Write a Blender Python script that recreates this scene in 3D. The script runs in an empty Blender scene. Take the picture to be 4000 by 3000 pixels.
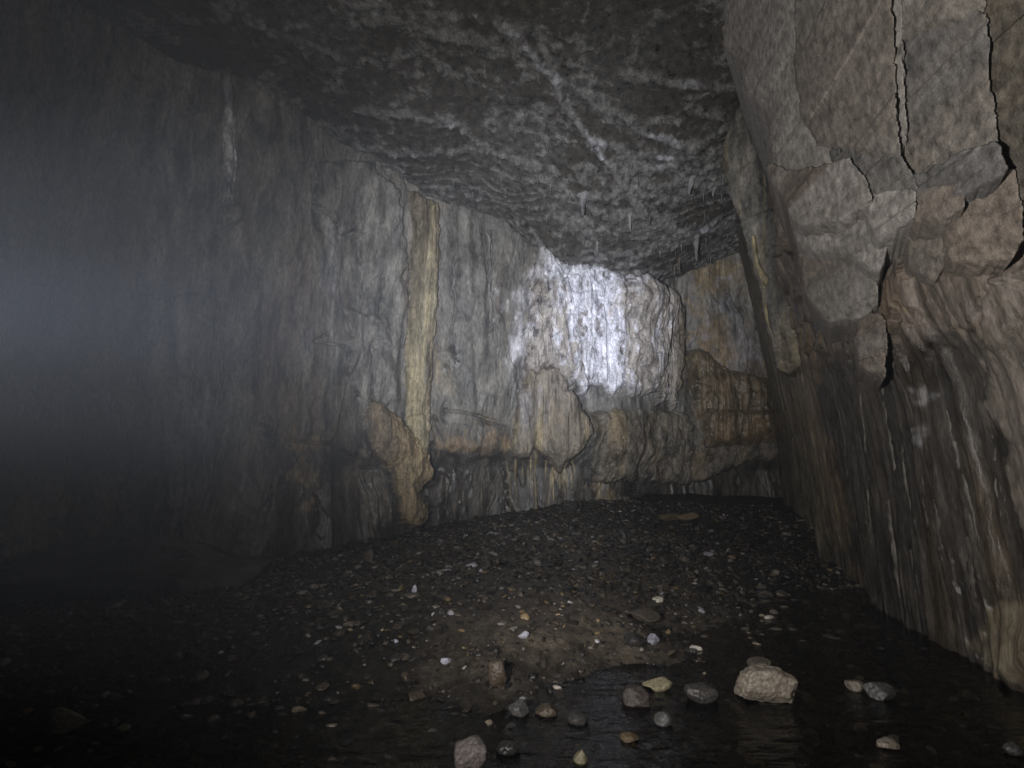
import bpy, math, random
import numpy as np
from mathutils import Vector, Matrix
R = math.radians
random.seed(7)
rng = np.random.default_rng(7)
sc = bpy.context.scene
col = sc.collection

# ------------------------------------------------------------------ camera, world, lamp, exposure
EYE = np.array([0.0, 0.0, 1.5]); PITCH = R(9.0); F = 2187.5      # focal length in pixels of the 4000 px wide photograph
cam_d = bpy.data.cameras.new('camera'); cam = bpy.data.objects.new('camera', cam_d); col.objects.link(cam)
cam.location = EYE; cam.rotation_euler = (R(90) + PITCH, 0, 0)
cam_d.sensor_width = 36; cam_d.lens = 36 * F / 4000; cam_d.clip_start = 0.05; cam_d.clip_end = 200
sc.camera = cam
W = bpy.data.worlds.new('World'); sc.world = W; W.use_nodes = True
W.node_tree.nodes['Background'].inputs[0].default_value = (0.4, 0.45, 0.55, 1)
W.node_tree.nodes['Background'].inputs[1].default_value = 0.0        # deep inside a cave: no sky
sc.view_settings.view_transform = 'Standard'; sc.view_settings.look = 'None'
sc.view_settings.exposure = 0.0; sc.view_settings.gamma = 1.0
LAMP = np.array([-1.0, 0.22, 1.6])

def ray(px, py):
    x = (px - 2000) / F; u = (1500 - py) / F
    c, s = math.cos(PITCH), math.sin(PITCH)
    d = np.array([x, c - u * s, u * c + s])
    return d / d[1]                                                  # scaled to one metre forward

def spot(name, aim, dist, energy, size, blend, colr, radius):
    l = bpy.data.lights.new(name, 'SPOT'); o = bpy.data.objects.new(name, l); col.objects.link(o)
    o.location = LAMP
    t = EYE + ray(*aim) * dist
    o.rotation_euler = (Vector(t) - Vector(LAMP)).to_track_quat('-Z', 'Y').to_euler()
    l.energy = energy; l.spot_size = R(size); l.spot_blend = blend; l.color = colr; l.shadow_soft_size = radius
    return o
# the caver's torch: a wide flood and the tight bright spot in its middle, both from the same lamp head
spot('torch_flood', (2750, 900), 9, 1080, 126, 1.0, (1.0, 0.96, 0.92), 0.02)
spot('torch_mid', (2080, 1220), 11, 3400, 54, 1.0, (0.885, 0.92, 1.0), 0.02)
spot('torch_beam', (2310, 1290), 11, 4600, 19, 1.0, (0.74, 0.785, 1.0), 0.02)

c = sc.cycles
c.use_denoising = True
c.max_bounces = 4; c.diffuse_bounces = 2; c.glossy_bounces = 2; c.transmission_bounces = 2
c.transparent_max_bounces = 8; c.volume_bounces = 0
c.sample_clamp_indirect = 2.0; c.sample_clamp_direct = 0
c.use_light_tree = False

# ------------------------------------------------------------------ helpers: noise, distance, meshes
def _h(ix, iy, iz, seed):
    a = (ix.astype(np.int64) * 374761393 + iy.astype(np.int64) * 668265263 + iz.astype(np.int64) * 2147483647 + seed * 974634777) & 0xFFFFFFFF
    a = ((a ^ (a >> 13)) * 1274126177) & 0xFFFFFFFF
    a = ((a ^ (a >> 15)) * 2246822519) & 0xFFFFFFFF
    return ((a ^ (a >> 16)) & 0xFFFFFF).astype(np.float64) / 0xFFFFFF
def vn(x, y, z=None, seed=0):
    """smooth value noise in -1..1, two or three dimensions"""
    x = np.asarray(x, float); y = np.asarray(y, float)
    fx, fy = np.floor(x), np.floor(y); tx, ty = x - fx, y - fy
    tx = tx * tx * tx * (tx * (tx * 6 - 15) + 10); ty = ty * ty * ty * (ty * (ty * 6 - 15) + 10)
    def plane(iz):
        a = _h(fx, fy, iz, seed); b = _h(fx + 1, fy, iz, seed); c_ = _h(fx, fy + 1, iz, seed); d = _h(fx + 1, fy + 1, iz, seed)
        return (a + (b - a) * tx) * (1 - ty) + (c_ + (d - c_) * tx) * ty
    if z is None: return plane(np.zeros_like(fx)) * 2 - 1
    z = np.asarray(z, float) + 0 * x; fz = np.floor(z); tz = z - fz; tz = tz * tz * (3 - 2 * tz)
    return (plane(fz) * (1 - tz) + plane(fz + 1) * tz) * 2 - 1
def fbm(x, y, z=None, o=4, seed=0, g=0.5):
    r = 0; a = 1; n = 0
    for i in range(o):
        k = 2.03 ** i
        r = r + a * vn(x * k + 17.3 * i, y * k + 5.1 * i, None if z is None else z * k + 3.7 * i, seed + i); n += a; a *= g
    return r / n
def ridged(x, y, z=None, o=3, seed=0):
    r = 0; a = 1; n = 0
    for i in range(o):
        k = 2.1 ** i
        r = r + a * (1 - np.abs(vn(x * k + 9.1 * i, y * k + 2.7 * i, None if z is None else z * k, seed + i)) * 1.7); n += a; a *= 0.5
    return np.clip(r / n, 0, 1)
def cells(x, y, seed=0):
    """cellular noise: distance to the nearest edge, a random number per cell and the offset from the cell's centre"""
    fx, fy = np.floor(x), np.floor(y); f1 = np.full(x.shape, 9.0); f2 = np.full(x.shape, 9.0)
    cid = np.zeros(x.shape); ox = np.zeros(x.shape); oy = np.zeros(x.shape)
    for dx in (-1, 0, 1):
        for dy in (-1, 0, 1):
            cx, cy = fx + dx, fy + dy; z0 = np.zeros_like(cx)
            ax = cx + _h(cx, cy, z0, seed); ay = cy + _h(cx, cy, z0, seed + 50)
            d = np.hypot(x - ax, y - ay); near = d < f1
            f2 = np.where(near, f1, np.minimum(f2, d)); f1 = np.where(near, d, f1)
            cid = np.where(near, _h(cx, cy, z0, seed + 99), cid); ox = np.where(near, x - ax, ox); oy = np.where(near, y - ay, oy)
    return f2 - f1, cid, ox, oy
def sst(a, b, x):
    t = np.clip((x - a) / (b - a), 0, 1); return t * t * (3 - 2 * t)
def mix(a, b, t):
    return a + (b - a) * t
def mixc(C, rgb, t):
    return C + (np.array(rgb) - C) * t[..., None]
def poly_sdf(U, V, pts):
    """signed distance to a polygon, positive inside"""
    best = np.full(U.shape, 1e18); inside = np.zeros(U.shape, bool); n = len(pts)
    for i in range(n):
        x1, y1 = pts[i]; x2, y2 = pts[(i + 1) % n]; dx, dy = x2 - x1, y2 - y1; L = dx * dx + dy * dy + 1e-9
        t = np.clip(((U - x1) * dx + (V - y1) * dy) / L, 0, 1)
        best = np.minimum(best, (U - x1 - t * dx) ** 2 + (V - y1 - t * dy) ** 2)
        if y1 != y2:
            inside ^= ((y1 > V) != (y2 > V)) & (U < dx * (V - y1) / (y2 - y1) + x1)
    return np.sqrt(best) * np.where(inside, 1, -1)
def line_dist(U, V, pts):
    best = np.full(U.shape, 1e18)
    for i in range(len(pts) - 1):
        x1, y1 = pts[i]; x2, y2 = pts[i + 1]; dx, dy = x2 - x1, y2 - y1; L = dx * dx + dy * dy + 1e-9
        t = np.clip(((U - x1) * dx + (V - y1) * dy) / L, 0, 1)
        best = np.minimum(best, (U - x1 - t * dx) ** 2 + (V - y1 - t * dy) ** 2)
    return np.sqrt(best)
def project(P):
    """where a point of the cave falls in the photograph (for laying out what is built), and its distance"""
    d = P - EYE; c_, s = math.cos(PITCH), math.sin(PITCH)
    f = d[..., 1] * c_ + d[..., 2] * s; u = -d[..., 1] * s + d[..., 2] * c_
    fc = np.where(f < 0.3, 0.3, f)
    U = 2000 + F * d[..., 0] / fc; V = 1500 - F * u / fc
    U = np.where(f < 0.3, -9999, U)
    return U, V, fc
def catmull(pts, n=40):
    P = np.array(pts, float); P = np.vstack([2 * P[0] - P[1], P, 2 * P[-1] - P[-2]]); out = []
    for i in range(1, len(P) - 2):
        t = np.linspace(0, 1, n, endpoint=False)[:, None]
        a, b, c_, d = P[i - 1], P[i], P[i + 1], P[i + 2]
        out.append(0.5 * (2 * b + (c_ - a) * t + (2 * a - 5 * b + 4 * c_ - d) * t ** 2 + (3 * b - a - 3 * c_ + d) * t ** 3))
    out.append(P[-2][None]); return np.vstack(out)
class Plan:
    def __init__(s, pts, side):
        s.c = catmull(pts); d = np.hypot(*np.diff(s.c, axis=0).T); s.l = np.concatenate([[0], np.cumsum(d)]); s.side = side
    def at(s, t):
        x = np.interp(t, s.l, s.c[:, 0]); y = np.interp(t, s.l, s.c[:, 1]); e = 0.15
        dx = np.interp(t + e, s.l, s.c[:, 0]) - np.interp(t - e, s.l, s.c[:, 0]); dy = np.interp(t + e, s.l, s.c[:, 1]) - np.interp(t - e, s.l, s.c[:, 1])
        L = np.hypot(dx, dy) + 1e-9
        return x, y, dy / L * s.side, -dx / L * s.side
    def s_of(s, x, y):
        return s.l[np.argmin((s.c[:, 0] - x) ** 2 + (s.c[:, 1] - y) ** 2)]

def mesh_from(name, V, faces, mat, C=None, wet=None, smooth=True, parent=None, recentre=True):
    V = np.asarray(V, np.float32).reshape(-1, 3); faces = np.asarray(faces, np.int32); k = faces.shape[1]
    o_loc = None
    if recentre and len(V):
        o_loc = np.array([(V[:, 0].min() + V[:, 0].max()) / 2, (V[:, 1].min() + V[:, 1].max()) / 2, V[:, 2].min()], np.float32); V = V - o_loc
    me = bpy.data.meshes.new(name); me.vertices.add(len(V)); me.vertices.foreach_set('co', V.ravel())
    me.loops.add(faces.size); me.loops.foreach_set('vertex_index', faces.ravel())
    me.polygons.add(len(faces)); me.polygons.foreach_set('loop_start', np.arange(0, faces.size, k, dtype=np.int32))
    me.update(calc_edges=True)
    me.polygons.foreach_set('use_smooth', np.full(len(faces), smooth))
    if C is not None:
        a = me.color_attributes.new('stain', 'FLOAT_COLOR', 'POINT'); q = np.ones((len(V), 4), np.float32); q[:, :3] = np.clip(np.asarray(C).reshape(-1, 3), 0.005, 0.9)
        q[:, 3] = 0 if wet is None else np.asarray(wet).ravel(); a.data.foreach_set('color', q.ravel())
    me.materials.append(mat); me.validate()
    o = bpy.data.objects.new(name, me); col.objects.link(o)
    if o_loc is not None: o.location = o_loc.tolist()
    if parent: o.parent = parent; o.matrix_parent_inverse = Matrix.Translation(parent.location).inverted()
    return o
def grid_faces(n, m, keep=None):
    i = np.arange(n * m).reshape(n, m)
    q = np.stack([i[:-1, :-1], i[1:, :-1], i[1:, 1:], i[:-1, 1:]], -1)
    if keep is None: return q.reshape(-1, 4), None
    kq = keep[:-1, :-1] | keep[1:, :-1] | keep[1:, 1:] | keep[:-1, 1:]
    f = q[kq]; used = np.unique(f); mp = np.full(n * m, -1); mp[used] = np.arange(len(used))
    return mp[f], used
def tag(o, label=None, cat=None, group=None, kind=None):
    for k, v in (('label', label), ('category', cat), ('group', group), ('kind', kind)):
        if v: o[k] = v
    return o

# ------------------------------------------------------------------ materials
def rock_mat(name, stretch=1.0, bump=0.6, scale=14.0, rough=0.8, contrast=0.7):
    m = bpy.data.materials.new(name); m.use_nodes = True; nt = m.node_tree; N, L = nt.nodes, nt.links
    b = N['Principled BSDF']
    at = N.new('ShaderNodeAttribute'); at.attribute_name = 'stain'
    ge = N.new('ShaderNodeNewGeometry'); mp = N.new('ShaderNodeMapping'); mp.inputs['Scale'].default_value = (1, 1, stretch)
    L.new(ge.outputs['Position'], mp.inputs['Vector'])
    def noise(sc_, det, src=mp):
        n = N.new('ShaderNodeTexNoise'); n.inputs['Scale'].default_value = sc_; n.inputs['Detail'].default_value = det; n.inputs['Roughness'].default_value = 0.62
        L.new(src.outputs[0], n.inputs['Vector']); return n
    n1 = noise(scale * 0.35, 8); n2 = noise(scale * 2.2, 6)
    r1 = N.new('ShaderNodeMapRange'); r1.inputs['From Min'].default_value = 0.3; r1.inputs['From Max'].default_value = 0.7
    r1.inputs['To Min'].default_value = 1 - contrast; r1.inputs['To Max'].default_value = 1 + contrast; L.new(n1.outputs['Fac'], r1.inputs['Value'])
    r2 = N.new('ShaderNodeMapRange'); r2.inputs['From Min'].default_value = 0.3; r2.inputs['From Max'].default_value = 0.7
    r2.inputs['To Min'].default_value = 1 - contrast * 0.6; r2.inputs['To Max'].default_value = 1 + contrast * 0.6; L.new(n2.outputs['Fac'], r2.inputs['Value'])
    mu = N.new('ShaderNodeMath'); mu.operation = 'MULTIPLY'; L.new(r1.outputs[0], mu.inputs[0]); L.new(r2.outputs[0], mu.inputs[1])
    vm = N.new('ShaderNodeVectorMath'); vm.operation = 'SCALE'; L.new(at.outputs['Color'], vm.inputs[0]); L.new(mu.outputs[0], vm.inputs['Scale'])
    L.new(vm.outputs[0], b.inputs['Base Color'])
    # wet film: alpha of the attribute
    rr = N.new('ShaderNodeMapRange'); rr.inputs['To Min'].default_value = rough; rr.inputs['To Max'].default_value = 0.2; L.new(at.outputs['Alpha'], rr.inputs['Value'])
    ra = N.new('ShaderNodeMath'); ra.operation = 'MULTIPLY'; L.new(rr.outputs[0], ra.inputs[0]); L.new(r1.outputs[0], ra.inputs[1]); ra.use_clamp = True
    L.new(ra.outputs[0], b.inputs['Roughness'])
    b.inputs['Specular IOR Level'].default_value = 0.4
    n3 = noise(scale, 10); n4 = noise(scale * 5, 5)
    ad = N.new('ShaderNodeMath'); ad.operation = 'MULTIPLY_ADD'; ad.inputs[1].default_value = 0.3
    L.new(n4.outputs['Fac'], ad.inputs[0]); L.new(n3.outputs['Fac'], ad.inputs[2])
    bp = N.new('ShaderNodeBump'); bp.inputs['Strength'].default_value = bump; bp.inputs['Distance'].default_value = 0.022
    L.new(ad.outputs[0], bp.inputs['Height']); L.new(bp.outputs[0], b.inputs['Normal'])
    return m
M_WALL = rock_mat('limestone_wall', 0.35, 0.7, 11)
M_FLOW = rock_mat('flowstone', 0.22, 0.8, 16)
M_WHITE = rock_mat('calcite_crust', 0.45, 1.0, 20, contrast=0.7)
M_CEIL = rock_mat('ceiling_rock', 0.8, 1.0, 22, contrast=0.9)
M_BLOCK = rock_mat('bedrock_blocks', 0.8, 0.5, 46, contrast=0.55)
M_STREAK = rock_mat('streaked_flowstone', 0.25, 0.6, 22, contrast=0.6)
M_GROUND = rock_mat('wet_gravel_mud', 1.0, 0.9, 22, rough=0.55)

def stone_mat(name, colr, rough, var=0.35):
    m = bpy.data.materials.new(name); m.use_nodes = True; nt = m.node_tree; N, L = nt.nodes, nt.links; b = N['Principled BSDF']
    oi = N.new('ShaderNodeObjectInfo'); tc = N.new('ShaderNodeNewGeometry')
    n = N.new('ShaderNodeTexNoise'); n.inputs['Scale'].default_value = 45; n.inputs['Detail'].default_value = 8; L.new(tc.outputs['Position'], n.inputs['Vector'])
    r = N.new('ShaderNodeMapRange'); r.inputs['From Min'].default_value = 0.3; r.inputs['From Max'].default_value = 0.7; r.inputs['To Min'].default_value = 0.6; r.inputs['To Max'].default_value = 1.4
    L.new(n.outputs['Fac'], r.inputs['Value'])
    r2 = N.new('ShaderNodeMapRange'); r2.inputs['To Min'].default_value = 1 - var; r2.inputs['To Max'].default_value = 1 + var; L.new(oi.outputs['Random'], r2.inputs['Value'])
    mu = N.new('ShaderNodeMath'); mu.operation = 'MULTIPLY'; L.new(r.outputs[0], mu.inputs[0]); L.new(r2.outputs[0], mu.inputs[1])
    vm = N.new('ShaderNodeVectorMath'); vm.operation = 'SCALE'; vm.inputs[0].default_value = colr; L.new(mu.outputs[0], vm.inputs['Scale']); L.new(vm.outputs[0], b.inputs['Base Color'])
    b.inputs['Roughness'].default_value = rough
    n2 = N.new('ShaderNodeTexNoise'); n2.inputs['Scale'].default_value = 45; n2.inputs['Detail'].default_value = 8; L.new(tc.outputs['Position'], n2.inputs['Vector'])
    bp = N.new('ShaderNodeBump'); bp.inputs['Strength'].default_value = 0.7; bp.inputs['Distance'].default_value = 0.02; L.new(n2.outputs['Fac'], bp.inputs['Height']); L.new(bp.outputs[0], b.inputs['Normal'])
    return m

# ------------------------------------------------------------------ left and back wall
LW = Plan([(-5.5, -9), (-7.0, -4), (-8.2, 1), (-8.6, 5), (-8.0, 7.5), (-6.6, 9.0), (-4.75, 9.95), (-3.2, 11.0), (-1.84, 11.95), (0, 12.5), (1.4, 12.75), (2.7, 13.0), (3.6, 13.9), (5.0, 14.3), (7.5, 13.9), (9.5, 12.5)], 1)
def lw_disp_low(s, z):
    return 0.34 * fbm(s * 0.42, z * 0.16, None, 3, 11) + 0.10 * fbm(s * 1.3, z * 0.5, None, 3, 15)
CRACKS = [
    [(1692, 1745), (1703, 1800), (1714, 1840), (1702, 1885), (1672, 1903)], [(1658, 1930), (1670, 1955), (1706, 1998), (1695, 2030), (1668, 2060)],
    [(2254, 1537), (2283, 1602), (2308, 1638), (2336, 1662), (2330, 1703), (2300, 1745), (2250, 1800)], [(2668, 1200), (2676, 1300), (2678, 1400), (2668, 1500)],
    [(75, -50), (85, 120), (80, 200), (120, 330), (140, 420), (140, 600), (190, 740), (250, 850), (240, 1000), (170, 1300)],
    [(465, 50), (420, 250), (400, 330), (380, 450)],
    [(860, 250), (915, 290), (925, 400), (920, 560), (918, 700), (900, 780)],
    [(835, 400), (840, 440), (822, 540)], [(880, 790), (945, 800), (965, 850), (900, 890), (830, 915)],
    [(570, 1130), (555, 1250), (535, 1290), (545, 1400), (545, 1600)], [(672, 1160), (675, 1400), (700, 1470), (748, 1480)],
    [(795, 1150), (755, 1350), (748, 1480), (755, 1550)], [(830, 1100), (850, 1200), (870, 1310), (865, 1450), (850, 1580)],
    [(1020, 1060), (1010, 1250), (1000, 1380), (1000, 1650), (1060, 1680)],
    [(1484, 649), (1552, 751), (1581, 886), (1595, 1006), (1615, 1074), (1600, 1175), (1571, 1271), (1560, 1400)],
    [(1557, 688), (1615, 760), (1653, 775), (1687, 789)],
    [(1880, 837), (1890, 910), (1904, 1030), (1914, 1127), (1928, 1175), (1930, 1271), (1905, 1310)], [(1890, 905), (1910, 900), (1923, 934), (1921, 1030), (1922, 1120)],
    [(1219, 789), (1287, 857), (1335, 924), (1370, 905), (1412, 910)], [(1501, 1069), (1480, 1175), (1484, 1262)],
    [(1459, 1336), (1450, 1481), (1447, 1601)], [(1775, 1000), (1780, 1180), (1770, 1300)], [(1290, 1300), (1230, 1330), (1350, 1350)],
    [(2877, 1755), (2866, 1850), (2862, 1990)], [(2895, 1755), (2892, 1850), (2885, 1990)], [(2464, 1930), (2616, 1936)], [(2460, 1930), (2462, 1990)], [(2740, 1612), (3000, 1620)],
    [(2110, 930), (2165, 1005), (2195, 1080)], [(1010, 1690), (1120, 1720), (1300, 1730)],
    [(1740, 1600), (1840, 1615), (1950, 1650)], [(1350, 1760), (1430, 1830), (1500, 1820)], [(1230, 1930), (1245, 2010), (1220, 2090)]]
def lw_disp(s, z, U, V, dist):
    d = lw_disp_low(s, z)
    ws = s + 0.25 * fbm(s * 0.9, z * 0.9, None, 3, 21)
    d += 0.07 * ridged(ws * 1.5, z * 0.12, None, 3, 31) * sst(-0.3, 0.5, fbm(s * 0.5, z * 0.4, None, 2, 33))
    d += 0.022 * ridged(ws * 6.0, z * 0.35, None, 2, 37) * sst(-0.2, 0.3, fbm(s * 0.8, z * 0.5, None, 2, 39))
    st = fbm(ws * 0.9, z * 0.22, None, 4, 41) * 2.6; fl = np.floor(st)
    d += 0.05 * (fl + sst(0.0, 0.10, st - fl))                         # thin spalled plates with sharp edges
    d += 0.03 * fbm(s * 2.2, z * 0.8, None, 5, 45, 0.55) + 0.008 * fbm(s * 14, z * 8, None, 3, 46)
    lump = sst(0.15, 0.6, fbm(s * 0.55, z * 0.4, None, 2, 47)) + sst(-20, 60, poly_sdf(U, V, [(1340, 1220), (1500, 1250), (1600, 1560), (1440, 1600), (1350, 1450)]))
    d += np.clip(lump, 0, 1) * 0.07 * (1 - np.abs(fbm(s * 3.2, z * 2.2, None, 3, 49))) 
    wu = U + 12 * fbm(U / 40, V / 40, None, 2, 51); wv = V
    for i, ln in enumerate(CRACKS):
        q = line_dist(wu, wv, ln) * dist / F
        d -= (0.30 if i < 4 else 0.12) * np.exp(-(q / (0.07 if i < 4 else 0.022)) ** 2) + 0.03 * np.exp(-(q / 0.12) ** 2)
    # undercut foot of the wall, and the lump beside the pale streak
    d -= 0.30 * sst(2.05, 1.55, z + 0.25 * fbm(s * 0.8, z * 0.1, None, 3, 53)) * sst(-8, -5, s * 0 + np.where(U > 1300, 0, -9))
    q = poly_sdf(wu, wv, [(885, 800), (945, 800), (965, 850), (910, 890), (875, 860)]) * dist / F
    d += 0.07 * sst(0, 0.08, q)
    for pl, hh in (([(1200, 640), (1450, 640), (1560, 760), (1590, 1000), (1600, 1250), (1560, 1420), (1450, 1300), (1400, 930), (1330, 930), (1220, 800)], 0.12),
                   ([(1730, 1770), (1990, 1790), (2010, 2080), (1730, 2100), (1740, 1900)], -0.10),
                   ([(1700, 1640), (1980, 1660), (1990, 1770), (1720, 1750)], 0.05),
                   ([(550, 1150), (680, 1150), (800, 1150), (750, 1490), (560, 1500)], 0.06),
                   ([(1340, 1200), (1500, 1250), (1560, 1560), (1440, 1600), (1350, 1450)], 0.08)):
        q = poly_sdf(wu, wv, pl) * dist / F
        d += hh * sst(-0.03, 0.10, q + 0.12 * fbm(s * 3, z * 3, None, 3, 57))
    return d
GREY = (0.205, 0.195, 0.175); BROWN = (0.17, 0.135, 0.10); OCHRE = (0.33, 0.25, 0.145); DARK = (0.065, 0.058, 0.05); PALE = (0.42, 0.41, 0.42); WHITE = (0.78, 0.78, 0.80)
def lw_color(s, z, U, V):
    C = np.zeros(s.shape + (3,)) + np.array(GREY)
    ws = s + 0.2 * fbm(s, z, None, 3, 61)
    C = mixc(C, BROWN, sst(-0.15, 0.45, fbm(ws * 1.1, z * 0.25, None, 4, 63)) * 0.85)
    C = mixc(C, PALE, sst(0.25, 0.7, fbm(ws * 2.4, z * 0.5, None, 4, 65)) * 0.45)
    C = mixc(C, DARK, sst(0.1, 0.6, fbm(ws * 1.7, z * 0.35, None, 4, 67)) * 0.55)
    C = mixc(C, OCHRE, sst(0.35, 0.65, fbm(ws * 0.8, z * 0.5, None, 4, 69)) * 0.5)
    C = mixc(C, (0.30, 0.285, 0.25), sst(0.15, 0.5, fbm(ws * 6.5, z * 0.35, None, 4, 64, .6)) * 0.55)
    C = mixc(C, (0.07, 0.062, 0.052), sst(0.15, 0.5, fbm(ws * 5.5, z * 0.3, None, 4, 66, .6)) * 0.6)
    low = sst(2.7, 1.7, z + 0.35 * fbm(s * 0.9, z * 0.4, None, 3, 71))                         # darker brown towards the foot of the wall
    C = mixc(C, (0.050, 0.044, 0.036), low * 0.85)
    n = fbm(U / 60, V / 60, None, 4, 73); n2 = fbm(U / 14, V / 26, None, 4, 74, 0.6)
    for pl, rgb, a in (([(1690, 1640), (1800, 1660), (1960, 1690), (1965, 1770), (1900, 1775), (1700, 1740)], (0.30, 0.215, 0.13), 0.8),
                       ([(0, 1880), (300, 1880), (480, 1890), (450, 1980), (370, 2060), (250, 2060), (190, 2180), (0, 2190)], (0.34, 0.27, 0.14), 1.0),
                       ([(1150, 1680), (1240, 1690), (1230, 2000), (1140, 1950), (1130, 1800)], (0.24, 0.18, 0.10), 0.8),
                       ([(1300, 1900), (1400, 1950), (1480, 2060), (1560, 2060), (1550, 1800), (1400, 1800)], (0.2, 0.16, 0.1), 0.5),
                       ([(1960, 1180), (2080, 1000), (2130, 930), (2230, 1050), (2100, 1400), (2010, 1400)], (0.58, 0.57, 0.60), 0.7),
                       ([(2680, 1000), (2760, 950), (2900, 950), (2900, 1150), (2790, 1200), (2700, 1150)], (0.22, 0.16, 0.08), 0.8),
                       ([(2690, 1200), (2800, 1180), (2880, 1350), (2860, 1480), (2690, 1380)], (0.26, 0.18, 0.09), 0.9),
                       ([(2800, 1150), (2860, 1120), (2950, 1400), (2900, 1400)], (0.30, 0.30, 0.33), 0.7),
                       ([(2730, 1200), (2830, 1120), (2850, 1200), (2740, 1290)], (0.36, 0.36, 0.40), 0.6),
                       ([(2330, 1900), (2380, 1870), (2430, 2020), (2380, 2040)], (0.36, 0.27, 0.15), 0.7)):
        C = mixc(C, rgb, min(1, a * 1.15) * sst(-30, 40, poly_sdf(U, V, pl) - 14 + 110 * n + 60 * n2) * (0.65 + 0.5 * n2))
    strk = ridged(ws * 9, z * 0.3, None, 2, 75)
    C = mixc(C, (0.34, 0.30, 0.22), sst(0.78, 0.95, strk) * 0.45 * sst(-0.2, 0.4, fbm(s * 1.1, z * 0.7, None, 2, 77)))
    dz_ = sst(-20, 20, poly_sdf(U, V, [(1995, 1760), (2290, 1760), (2260, 2000), (2200, 2050), (2000, 1980)])) + sst(-10, 20, poly_sdf(U, V, [(2330, 1860), (2420, 1860), (2420, 2060), (2350, 2030)])) + 0.6 * sst(-20, 20, poly_sdf(U, V, [(1150, 1500), (1330, 1480), (1330, 1720), (1150, 1720)]))
    C = mixc(C, (0.36, 0.29, 0.17), np.clip(dz_, 0, 1) * sst(0.55, 0.85, ridged(ws * 5.5, z * 0.35, None, 3, 72)) * sst(0.75, 1.5, z + 0.8 * vn(ws * 8, z * 0.3, None, 70)) * 0.9)
    fs = ridged(ws * 16, z * 0.8, None, 3, 78); C = mixc(C, (0.36, 0.36, 0.38), sst(0.80, 0.97, fs) * 0.5 * sst(0.0, 0.4, fbm(s * 1.6, z * 0.6, None, 3, 76)))
    C = C * (1 + 0.35 * fbm(s * 7, z * 1.6, None, 4, 79, 0.6))[..., None]
    return C
def lw_point(s, z, d):
    x, y, nx, ny = LW.at(s)
    lean = 0.05 * (z - 3) * (z > 3) + 0.02 * z
    return np.stack([x + nx * (d + lean), y + ny * (d + lean), z], -1)
sA = LW.s_of(-8.3, 6.5); sB = LW.s_of(7.5, 13.9); S_END = LW.l[-1]
s1 = np.concatenate([np.linspace(0, sA, 60, endpoint=False), np.arange(sA, sB, 0.019), np.linspace(sB, S_END, 30)])
z1 = np.arange(-0.6, 9.9, 0.019)
S, Z = np.meshgrid(s1, z1, indexing='ij')
P0 = lw_point(S, Z, lw_disp_low(S, Z)); U, V, D = project(P0)
Pw = lw_point(S, Z, lw_disp(S, Z, U, V, D))
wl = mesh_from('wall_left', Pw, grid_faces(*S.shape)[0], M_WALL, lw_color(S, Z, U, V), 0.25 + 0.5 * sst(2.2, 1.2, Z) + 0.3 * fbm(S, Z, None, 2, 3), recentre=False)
tag(wl, kind='structure')
LWcache = (Pw.reshape(-1, 3), U.ravel(), V.ravel())

# ------------------------------------------------------------------ right wall
RW = Plan([(3.0, -8), (3.1, -3), (3.2, 0.5), (3.4, 3), (3.7, 4.6), (4.25, 6.85), (5.0, 9), (5.75, 11), (6.6, 13.5), (8.0, 15.5)], -1)
def rw_disp_low(s, z):
    lean = 0.06 * z + 0.07 * np.maximum(z - 2.2, 0)
    return lean + 0.22 * fbm(s * 0.5, z * 0.2, None, 3, 111)
def z5(pts): return [(2700 + .6027 * x, .6027 * y) for x, y in pts]
BUTTRESS = z5([(190, -300), (215, 130), (210, 310), (330, 390), (330, 580), (430, 650), (490, 700), (520, 900), (530, 1120), (620, 1270), (690, 1420), (900, 1440), (1100, 1560), (1250, 1650), (1700, 1700), (2100, 1600), (2060, 1100), (1950, 500), (1880, -300)])
SLAB_A = z5([(720, -300), (700, 400), (740, 700), (830, 880), (960, 920), (1100, 930), (1320, 980), (1310, 880), (1290, 560), (1280, 300), (1250, -300)])
SLAB_B = z5([(1275, 370), (1320, 950), (1350, 1100), (1440, 1240), (1740, 1230), (2010, 1100), (1960, 900), (1900, 500), (1880, 60), (1700, 110), (1500, 230)])
RCR = [z5(p) for p in ([(280, 180), (450, 110), (560, 100)], [(250, 300), (400, 300)], [(640, 1140), (900, 1080)], [(690, 1420), (960, 1400), (1150, 1280)], [(840, 890), (1100, 940), (1330, 990)],
                       [(1440, 1240), (1740, 1230)], [(1270, 360), (1420, 260), (1800, 70)], [(1750, 1240), (2000, 1110)], [(1910, 480), (1980, 900), (2010, 1080)], [(1230, 1440), (1390, 1360), (1440, 1300)], [(1050, 1620), (1190, 1650)])]
def edgy(s, z, k, seed):
    e, cid, ox, oy = cells(s * k + 0.12 * fbm(s * 2, z * 2, None, 2, seed + 5), z * k * 0.8 + 0.12 * fbm(s * 2, z * 2, None, 2, seed + 6), seed)
    return (cid - 0.5) + ox * (np.modf(cid * 7.31)[0] - 0.5) * 1.6 + oy * (np.modf(cid * 13.7)[0] - 0.5) * 1.6
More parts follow.
